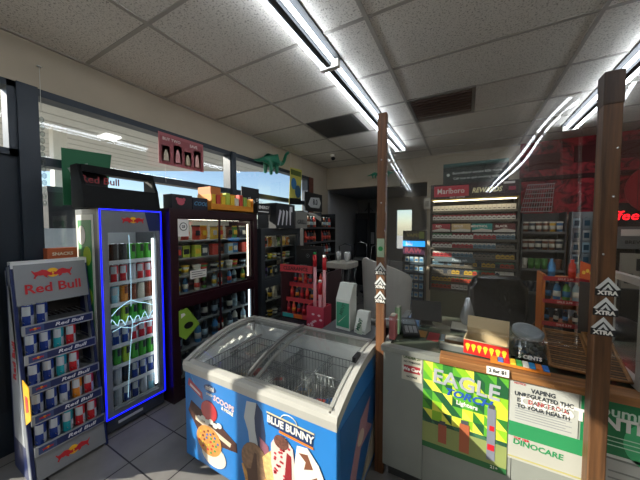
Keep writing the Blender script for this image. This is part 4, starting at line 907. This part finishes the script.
# colourful packet tray
t = thing('packet_tray', 'flat tray of colourful candy packets in front of the jar', 'tray', (.12, 1.555, Zc + .011), -.06)
B('tray', M('#c87828', .5), (0, .23, 0, .065, 0, .012), parent=t)
m = MB(WHITE)
for k in range(9): m.box(.006 + .025 * k, .028 + .025 * k, .004, .06, .012, .019, M(['#e0782a', '#2f6fc0', '#c8242e', '#e3c23a', '#3f9a45', '#e6e2da', '#2f8fd0'][k % 7], .4))
m.build('candy_packets', t)
m = MB(WHITE); m.T = frm((.1, 1.493, .80), (1, 0, 0), (0, .1, 1)); m.box(0, .09, 0, .035, 0, .002); m.text('2 for $1', .045, .018, .022, .003, BLACK, .0006)
tag(m.build('price_card'), 'small white handwritten price card clipped to the counter edge', 'price card')
# card terminal and clutter at left end
t = thing('card_terminal', 'black card terminal tilted at left end of the counter', 'card terminal', (-.33, 1.68, Zc + .005), .35)
m = MB(BLACK); m.T = YZ(0); m.prism([(0, 0), (.17, 0), (.17, .07), (0, .02)], 0, .1); m.build('body', t, .004)
m = MB(M('#6e7a80', .2)); m.T = frm((.01, .09, .049), (1, 0, 0), (0, 1, .28)); m.box(0, .08, 0, .06, 0, .003); m.build('screen', t)
m = MB(M('#8a8c8e', .5)); m.T = frm((.012, .012, .025), (1, 0, 0), (0, 1, .28))
for i in range(3):
    for j in range(4): m.box(.004 + .026 * i, .024 + .026 * i, .002 + .018 * j, .015 + .018 * j, 0, .004)
m.build('keypad', t)
t = thing('customer_display', 'small black tilted screen behind the card terminal', 'screen', (-.33, 1.95, Zc + .005), .2)
m = MB(BLACK); m.T = frm((0, 0, .03), (1, 0, 0), (0, .45, 1)); m.box(0, .2, 0, .14, -.015, 0); m.build('screen_case', t, .003)
m = MB(M('#14181c', .5)); m.T = frm((0, 0, .03), (1, 0, 0), (0, .45, 1)); m.box(.01, .19, .012, .128, 0, .001); m.build('screen', t); B('stand', BLACK, (.06, .14, .0, .12, 0, .03), parent=t)
for k, (x, y, sx, sy, sz, c, lb) in enumerate(((-.4, 1.6, .035, .07, .14, '#b86a6a', 'pink magazine stack upright beside the left post'), (-.39, 1.7, .03, .06, .17, '#7a9a7c', 'green leaflet holder beside the left post'),
        (-.37, 1.86, .05, .1, .02, '#3fae6a', 'green pad lying behind the left post'), (-.12, 1.62, .26, .03, .03, '#6a6f6c', 'long low card of scratch tickets near counter front'), (-.1, 1.72, .2, .08, .02, '#705a44', 'brown flat ticket tray lying mid counter'),
        (-.08, 1.95, .25, .16, .012, '#2a2c30', 'black flat mat lying at back of the counter'))):
    m = MB(M(c, .5)).box(0, sx, 0, sy, 0, sz); m.T = Matrix.Translation((0, 0, sz)); m.box(.004, sx - .004, .004, sy - .004, 0, .003, M('#a8a696', .5)); tag(m.build(['magazine_stack', 'leaflet_holder', 'note_pad', 'ticket_strip', 'ticket_tray', 'counter_mat'][k], None, .002, (x, y, Zc + (.008 if k < 2 else .002))), lb, ['magazine', 'holder', 'pad', 'tickets', 'tray', 'mat'][k])
# orange rack of bottles
t = thing('orange_rack', 'orange three tier rack of small bottles on the counter', 'display rack', (.39, 1.95, Zc))
OR = M('#b8641f', .5)
B('side_panel', OR, (0, .014, 0, .14, 0, .42), parent=t); B('side_panel', OR, (.186, .2, 0, .14, 0, .42), parent=t); B('back_rail', M('#7e4a22', .5), (.014, .186, .13, .14, .2, .24), parent=t)
for i, z in enumerate((.02, .14, .27, .40)):
    B('tier', OR, (.014, .186, 0, .13, z - .008, z), parent=t)
    m = MB(M('#a32c30', .5)); m.T = FRONT(0); m.box(.004, .196, z - .014, z + .01, 0, .004); m.text('SALE 2.99', .1, z - .002, .016, .0045, M('#d8b0a8', .5), .0004); m.build('price_rail', t)
    cs = [[], ['#1d2026', '#1d2026', '#39424c', '#1d2026'], ['#39424c', '#3f7fb0', '#5f9a4c', '#a9c4cf'], ['#3f7fb0', '#c84434']][i]
    for j, c in enumerate(cs):
        item('bottle', c, ['#3f7fb0', '#d8d6c6'][j % 2] if i != 3 else c, 'shot_bottle', (.39 + (.035 + .042 * j if i < 3 else .05 + .09 * j), 1.95 + .05, Zc + z + .001),
             '%s small bottle, %s on %s of the orange rack' % (PAL[c], nth(j), ['lowest tier', 'second lowest tier', 'third tier', 'top']  [i]), 'bottles in the orange rack', 'bottle', PI / 2, .4 if i == 1 else .58)
# wicker tray, two leaning parts left and right of the post
def wicker(name, label, loc, w_, l, rz, tilt=.35):
    t = thing(name, label, 'basket', loc, rz); Wk = M('#8a6034', .6, 0, .2, 60)
    m = MB(M('#4a3826', .7)); m.T = frm((0, 0, .01), (1, 0, 0), (0, 1, tilt)); m.box(0, w_, 0, l, 0, .006)
    for k in range(18): m.box(.006, w_ - .006, l * k / 18 + .004, l * (k + .55) / 18, .006, .009, Wk if k % 2 else M('#6a4a2a', .6))
    m.build('woven_panel', t)
    m = MB(Wk); m.T = frm((0, 0, .01), (1, 0, 0), (0, 1, tilt)); m.tube([(0, 0, .01), (w_, 0, .01), (w_, l, .01), (0, l, .01), (0, 0, .01)], .008, 8); m.build('rim', t)
wicker('wicker_tray', 'wicker tray leaning beside the orange rack left of the thick post', (.365, 1.62, Zc + .011), .15, .3, -.1, .3)
wicker('wicker_tray', 'wicker basket side leaning right of the thick post', (.535, 1.6, Zc + .011), .09, .26, .0, .5)
# right edge display case
t = thing('display_case', 'aluminium framed display case at right edge of the counter', 'display case', (.632, 1.56, Zc + .012), 0)
AL = M('#b8b6ae', .4, .3)
B('frame', AL, (0, .03, 0, .03, 0, .46), (.0, .03, .3, .33, 0, .46), (.03, .6, 0, .03, 0, .03), (.03, .6, 0, .03, .43, .46), (0, .03, .03, .3, 0, .03), (0, .03, .03, .3, .43, .46), parent=t)
B('glass_pane', CASEGLASS, (.03, .6, .012, .016, .03, .43), parent=t); B('blue_panel', M('#4a7a94', .4), (.03, .6, .06, .07, .03, .43), parent=t)
t = tag(MB(M('#4a3a2c', .4)).box(.60, .605, 1.9, 2.15, Zc + .01, Zc + .4).box(.599, .5995, 1.91, 2.14, Zc + .3, Zc + .38, ORANGE).build('acrylic_panel'), 'dark panel with orange strip behind the thick post', 'panel')
m = MB(M('#c4531e', .5)); m.T = frm((.535, 1.9, Zc + .40), (1, -.4, 0), (0, 0, 1)); m.prism([(0, .02), (.1, 0), (.1, .07), (0, .11)], 0, .006); 
for k in range(6): m.disc(.015 + .014 * k, .05 + .01 * (k % 2), .007, .01, .006, .008, M('#e3b93a', .5), 8)
m.box(.0, .1, -.4, 0, 0, .004, M('#3a3028', .6)); tag(m.build('cigar_sign'), 'orange printed sign standing just right of the thick post', 'sign')

# ================================================================== BEHIND THE COUNTER
# office chair
t = thing('office_chair', 'shiny black padded office chair behind the counter', 'chair', (.33, 2.75, 0), .25)
BL = M('#121214', .22, 0, .1, 12, .3, 30, 0, .6)
m = MB(BL); m.prism([(-.25, -.24), (.25, -.24), (.27, .0), (.22, .24), (-.22, .24), (-.27, 0)], .46, .56); m.build('seat', t, .03)
m = MB(BL); m.T = frm((0, .2, .52), (1, 0, 0), (0, .15, 1)); m.prism([(-.2, 0), (.2, 0), (.24, .2), (.25, .42), (.18, .54), (-.18, .54), (-.25, .42), (-.24, .2)], -.05, .05); m.build('backrest', t, .035)
for s in (-1, 1): MB(BLACK).tube([(s * .27, -.12, .5), (s * .3, -.12, .7), (s * .3, .12, .72), (s * .27, .2, .6)], .018, 8).build('armrest', t)
MB(BLACK).lathe([(.03, .08), (.03, .46)], (0, 0, 0), 10).build('gas_column', t)
m = MB(BLACK)
for k in range(5): a = 2 * PI * k / 5; m.tube([(0, 0, .1), (.26 * math.cos(a), .26 * math.sin(a), .06)], .02, 6)
m.build('star_base', t)
for k in range(5): a = 2 * PI * k / 5; MB(BLACK).lathe([(.025, -.015), (.025, .015)], (.26 * math.cos(a), .26 * math.sin(a), .026), 10, ax='X').build('caster', t)
t = thing('bucket', 'black round bin behind the counter right of the thick post', 'bin', (.86, 2.5, 0)); MB(M('#17181b', .35)).lathe([(.13, 0), (.16, .5), (.17, .82), (.165, .84)], (0, 0, 0), 20).build('bucket_body', t); MB(M('#1d1e22', .3)).lathe([(.178, .8), (.178, .86), (.1, .9)], (0, 0, 0), 20).build('lid', t)
# small standing fan of clear wrap
m = MB(M('#b8bcc0', .2, .5)).lathe([(.03, 0), (.05, .06), (.03, .14), (.012, .2)], (.02, 2.1, Zc), 12); tag(m.build('water_glass'), 'shiny clear vase shape behind the open candy box', 'vase')

# cigarette display
cg = thing('cigarette_display', 'tall cigarette display with rows of packs under lettered header', 'display rack', (-.48, 4.5, 0))
CW = 1.09
B('frame', M('#3a3630', .5), (-.02, .0, 0, .4, .53, 2.17), (CW, CW + .03, 0, .4, .53, 2.17), (0, CW, .38, .4, .53, 2.17), (0, CW, 0, .4, 2.15, 2.17), parent=cg)
B('cabinet_base', M('#6f6d58', .6), (0, .55, 0, .5, 0, .5), (.555, CW + .02, 0, .5, 0, .5), (0, CW, -.01, .5, .5, .53), parent=cg)
m = MB(M('#2c1a1c', .4)); m.T = FRONT(-.01); m.box(0, CW, 1.94, 2.16, -.03, 0); m.box(.03, .5, 1.98, 2.14, 0, .002, M('#b83444', .5)); m.text('Marlboro', .26, 2.06, .115, .003, WHITE, .001, 0, .85); m.text('REWARDS', .72, 2.05, .095, .003, M('#f4ecb8', .4), .003, 0, .82, .25)
m.text('earn points', .35, 1.97, .045, .003, M('#d8c0c0', .4), .0008); m.box(.98, 1.06, 2.03, 2.08, 0, .003, M('#a3304c', .4)); m.box(.92, 1.05, 2.12, 2.15, 0, .003, WHITE); m.build('header_sign', cg)
B('pack_fill_light', EM('#fff0c8', 3.0), (.03, CW - .03, -.09, -.055, 1.905, 1.915), parent=cg)  # fill light added ahead of the shelves to brighten the packs
B('gold_rail', M('#b8984a', .35, .6), (0, CW, -.09, -.012, 1.916, 1.938), parent=cg)
rz_ = [1.76, 1.62, 1.34, 1.2, 1.06, .93, .80, .68, .57]
PCOL = [('#d8d4c8', '#d8d4c8'), ('#d8d4c8', '#a83038'), ('#cfd4c8', '#3f7a4c'), ('#d8d4c8', '#8a2c34'), ('#a83038', '#d8d4c8'), ('#5a7a8a', '#d8d4c8'), ('#6f6a60', '#39424c'), ('#b8963a', '#39424c'), ('#a8422e', '#3f7a5c')]
for i, z in enumerate(rz_):
    B('shelf', M('#57534a', .5), (0, CW, .0, .38, z - .014, z), (0, CW, -.012, 0, z - .026, z + .008), parent=cg)
    for j in range(19):
        a, b_ = PCOL[(i + (j // 5 if i > 1 else 0)) % 9]
        if i in (5, 6) and j % 4 == 3: a = '#39424c'
        item('pack', a, b_, 'cigarette_pack', (-.48 + .04 + .056 * j, 4.5 + .03, z + .001), 'cigarette pack, %s on %s row of the tall display' % (nth(j), rowname(i, 9)), 'cigarette packs on the display', 'cigarette pack', -PI / 2)
m = MB(M('#a3303a', .5)); m.T = FRONT(-.014)
for k, (c, tx) in enumerate((('#9c2c3a', 'RED'), ('#c2a878', 'GOLD'), ('#1f8a84', 'MENTHOL'), ('#5c1c22', 'BLACK'))):
    x = .015 + .268 * k; m.box(x, x + .25, 1.45, 1.57, -.01, 0, M(c, .5)); m.prism([(x, 1.45), (x + .25, 1.45), (x + .25, 1.48), (x + .12, 1.5), (x, 1.47)], 0, .002, M('#c9c4b8', .5)); m.text(tx, x + .09, 1.53, .045, .003, M('#e8e0d0', .5), .001)
m.build('brand_card', cg)
m = MB(M('#5c6a70', .5)); m.T = FRONT(-.02); m.box(.05, .6, .99, 1.06, 0, .004); m.text('Please ask', .4, 1.025, .05, .005, M('#c9d4da', .5), .0006); m.build('shelf_sign', cg)
m = MB(M('#23302f', .5)); m.T = FRONT(4.55, -.33, 2.172); m.box(0, .83, 0, .27, -.03, 0); m.box(0, .83, .25, .31, -.03, 0, M('#3f6a66', .5)); m.text('Secondhand smoke kills more', .44, .16, .052, .002, M('#c8d0cc', .5), .0006); m.text('Call now to quit smoking today', .44, .08, .047, .002, M('#c8d0cc', .5), .0006); m.disc(.07, .14, .022, None, 0, .002, M('#c8d0cc', .5))
tag(m.build('smoking_sign'), 'dark smoke warning sign standing on top of the cigarette display', 'sign')
tag(MB(M('#c9c6ba', .6)).box(-.66, -.56, 4.98, 5.05, 1.84, 2.03).box(-.64, -.58, 4.975, 4.98, 1.88, 1.98, M('#9a988e', .6)).build('wall_box'), 'small white box on back wall left of the cigarette display', 'box')
# blue vape rack
t = thing('vape_rack', 'tall black rack with glowing blue header left of cigarette display', 'display rack', (-.72, 3.55, 0))
B('frame', M('#14181e', .4), (0, .012, 0, .2, 0, 1.47), (.258, .27, 0, .2, 0, 1.47), (.012, .258, .19, .2, 0, 1.47), (.012, .258, 0, .19, .4, .45), parent=t)
m = MB(M('#2e2a1e', .5)); m.T = FRONT(-.004); m.box(0, .27, 1.36, 1.47, -.01, 0); m.text('VAPES', .13, 1.41, .06, .001, M('#8c7a3c', .5), .001); m.box(.2, .26, 1.37, 1.46, 0, .002, M('#6a7a34', .5)); m.build('upper_sign', t)
m = MB(EM('#1f7fd0', .9)); m.T = FRONT(-.006); m.box(0, .27, 1.27, 1.34, -.01, 0); m.text('blu', .08, 1.305, .07, .001, WHITE, .002); m.build('glowing_header', t)
m = MB(M('#3a1c3a', .5)); m.T = FRONT(-.006); m.box(0, .27, 1.17, 1.26, -.01, 0); m.text('RAW', .13, 1.215, .09, .001, M('#8a3c50', .5), .003); m.build('lower_header', t)
for i, z in enumerate((1.06, .95, .83, .72, .61, .50)):
    B('shelf', M('#31424e', .5), (.012, .258, 0, .19, z - .01, z), (.012, .258, -.01, 0, z - .02, z + .012), parent=t)
    for j in range(4): item('carton', ['#d8d6c6', '#a9c4cf'][j % 2] if i < 5 else '#39424c', '#3f7fb0', 'vape_box', (-.72 + .045 + .06 * j, 3.6, z + .001), 'small pale box, %s on %s shelf of the blue header rack' % (nth(j), rowname(i, 6)), 'boxes on the blue header rack', 'box', -PI / 2, .62)
# shelves right of the cigarette display
t = thing('wall_shelf', 'grey shelf unit of jars below the red mural', 'shelf', (.69, 4.7, 0))
B('frame', M('#4a4c4e', .5), (0, .015, 0, .33, 0, 1.72), (.47, .485, 0, .33, 0, 1.72), (.015, .47, .31, .33, 0, 1.72), parent=t)
for i, z in enumerate((1.45, 1.2, .93, .6)):
    B('shelf_board', M('#6f716e', .5), (.015, .47, 0, .31, z - .015, z), (.015, .47, -.01, 0, z - .025, z + .006), parent=t)
    for j in range(6):
        c = [['#7a4a30', '#39424c', '#7a4a30', '#7a4a30', '#e3b93a', '#3f7fb0'], ['#7a4a30', '#7a4a30', '#39424c', '#7a4a30', '#7a4a30', '#39424c'], ['#d8d6c6', '#5f9a4c', '#5f9a4c', '#5f9a4c', '#7a4a30', '#7a4a30'], ['#39424c'] * 6][i][j]
        jj = item('tub', c, '#d8d6c6' if i < 2 else c, 'shelf_jar', (.69 + .055 + .075 * j, 4.78, z + .001), '%s jar, %s on %s shelf below the red mural' % (PAL[c], nth(j), rowname(i, 4)), 'jars on the grey wall shelf', 'jar', -PI / 2, .95); jj.scale.z = 1.75
t = thing('wire_grid_rack', 'white slanted wire grid rack mounted on the red mural', 'rack', (.70, 4.95, 1.74))
m = MB(M('#b9a9aa', .4)); m.T = frm((0, 0, 0), (1, 0, 0), (0, -.1, 1))
for k in range(7): m.box(.012 * k, .36 + .004 * k, .065 * k, .065 * k + .012, 0, .01)
for k in range(13): m.prism([(.03 * k, 0), (.03 * k + .005, 0), (.08 + .0245 * k, .4), (.075 + .0245 * k, .4)], 0, .008)
m.build('wire_mesh', t)
t = thing('peg_display', 'pale peg display of hanging packs beside the jar shelf', 'display rack', (1.22, 4.7, 0))
B('peg_board', M('#9aa0a2', .6), (0, .42, .1, .13, .3, 1.72), (0, .015, 0, .13, .3, 1.72), (.405, .42, 0, .13, .3, 1.72), parent=t)
for i in range(5):
    for j in range(4):
        MB(CHROME).tube([(.06 + .1 * j, .1, 1.64 - .16 * i), (.06 + .1 * j, .02, 1.65 - .16 * i)], .003, 5).build('peg', t)
        m = MB(M(['#a9c4cf', '#8f989c', '#b8bcb8', '#c84434'][(i + 2 * j) % 4 if j > 1 else (i + j) % 3], .5)).box(-.035, .035, -.006, .006, -.13, 0).box(-.025, .025, -.012, -.006, -.1, -.03, M('#3d5a6a', .4))
        tag(m.build('blister_pack', None, 0, (1.28 + .1 * j, 4.735, 1.635 - .16 * i)), 'hanging blister pack, %s in %s row of the peg display' % (nth(j), rowname(i, 5)), 'blister pack', 'packs on the peg display')
# coffee corner, right of the post
m = MB(EM('#ff1420', 1.2)); m.T = FRONT(3.98, 1.385, 1.63); m.text('coffee', 0, 0, .135, 0, None, .0005, 0, 1, .2); m.tube([(-.15, .03, 0), (-.15, 1.14, 0)], .002, 4, BLACK); m.tube([(.15, .03, 0), (.15, 1.14, 0)], .002, 4, BLACK)
tag(m.build('neon_sign'), 'red glowing coffee neon sign on the right', 'neon sign')
t = thing('coffee_station', 'dark coffee station with silver machines right of the thick post', 'coffee station', (1.37, 4.0, 0))
B('cabinet', M('#2c2624', .5), (0, 1.2, 0, .6, 0, .9), parent=t); B('back_board', M('#1c1416', .5), (0, 1.2, .5, .52, .9, 1.8), parent=t)
m = MB(M('#8a1c26', .5)); m.T = FRONT(.495); m.disc(.55, 1.95, .3, .3, 0, .01); m.build('red_disc', t)
m = MB(M('#6d7072', .35, .5)); m.box(.05, .4, .1, .45, 1.28, 1.52); m.box(.05, .4, .1, .45, .9, .95); m.box(.05, .1, .35, .45, .95, 1.28); m.box(.35, .4, .35, .45, .95, 1.28); m.T = FRONT(.1); m.box(.1, .3, 1.42, 1.49, 0, .004, M('#c4c4bc', .5)); m.text('BREW', .2, 1.35, .05, .002, BLACK, .001); m.build('coffee_machine', t)
t = tag(MB(M('#8c8478', .5)).box(1.38, 1.55, 3.8, 3.85, .9, 1.25).box(1.4, 1.46, 3.795, 3.8, .95, 1.05, BLACK).box(1.48, 1.54, 3.795, 3.8, 1.08, 1.2, BLACK).box(1.36, 1.6, 3.75, 3.9, 0, .9, BLACK).build('cup_holder'), 'cup and lid holder stand beside the coffee machine', 'holder')

# ================================================================== ALCOVE AT THE BACK
t = thing('picture_frame', 'small framed certificate on the beam behind the left post', 'picture frame', (-1.5, 5.02, 2.26))
B('frame', M('#2e2a26', .5), (0, .44, 0, .03, 0, .02), (0, .44, 0, .03, .30, .32), (0, .02, 0, .03, .02, .3), (.42, .44, 0, .03, .02, .3), parent=t)
B('certificate', M('#8f8c80', .5), (.02, .42, .015, .028, .02, .3), (.1, .34, .012, .015, .2, .22), parent=t)
t = thing('coat_stand', 'tall dark pole stand in the dim back alcove', 'stand', (-2.0, 6.0, 0)); MB(BLACK).tube([(0, 0, .02), (0, 0, 2.1)], .025, 8).build('pole', t); MB(BLACK).lathe([(.2, 0), (.2, .02), (.03, .04)], (0, 0, 0), 14).build('base', t); MB(BLACK).tube([(-.1, 0, 1.9), (0, 0, 2.0), (.1, 0, 1.9)], .012, 6).build('hook', t)
def stack(loc, lb, rz):
    t = thing('stool', lb, 'stool', loc, rz, 'stools stored in the alcove'); m = MB(M('#8e9092', .3, .5))
    for a in range(4): x = .16 * math.cos(a * PI / 2 + .78); y = .16 * math.sin(a * PI / 2 + .78); MB(CHROME).tube([(x * 1.3, y * 1.3, 0), (x * .7, y * .7, .7)], .012, 6).build('leg', t)
    MB(M('#8a8c8c', .4)).lathe([(.17, .7), (.18, .73), (.15, .76)], (0, 0, 0), 14).build('seat', t); MB(CHROME).tube([(-.16, .1, .74), (-.16, .14, 1.1), (0, .16, 1.15), (.16, .14, 1.1), (.16, .1, .74)], .012, 6).build('back_hoop', t)
stack((-2.35, 6.4, 0), 'chrome stool with back hoop at left in the alcove', .3); stack((-1.75, 5.55, 0), 'chrome stool with back hoop right of the pole stand', -.4); stack((-2.3, 5.5, 0), 'chrome stool with back hoop nearest the store', .9)
t = thing('drink_machine', 'dark drinks machine in the alcove behind the left post', 'machine', (-2.6, 6.7, 0)); B('cabinet', M('#1a1b1e', .4), (0, .55, 0, .6, 0, 1.9), parent=t); m = MB(M('#2b2e33', .2)); m.T = FRONT(-.002); m.box(.05, .4, .6, 1.75, 0, .004); m.build('front_window', t); B('control_panel', M('#8a8c8e', .4), (.43, .52, -.012, 0, 1.1, 1.4), parent=t)
tag(B('storage_box', M('#6f665a', .7), (-1.15, -.8, 5.6, 5.95, 0, .9)), 'plain brown storage box by the bright back doorway', 'box')
t = thing('folding_chair', 'grey reclined chair back between left post and vape rack', 'chair', (-1.1, 3.75, 0), -.3)
m = MB(M('#55585a', .5)); m.T = frm((0, .1, .5), (1, 0, 0), (0, .35, 1)); m.box(0, .28, 0, .55, -.02, .0); m.build('backrest', t, .01); B('seat', M('#55585a', .5), (0, .28, -.25, .12, .46, .5), parent=t, bevel=.01)
for x in (.01, .25):
    for y in (-.22, .1): MB(DGREY).tube([(x, y, 0), (x, y, .46)], .012, 6).build('leg', t)
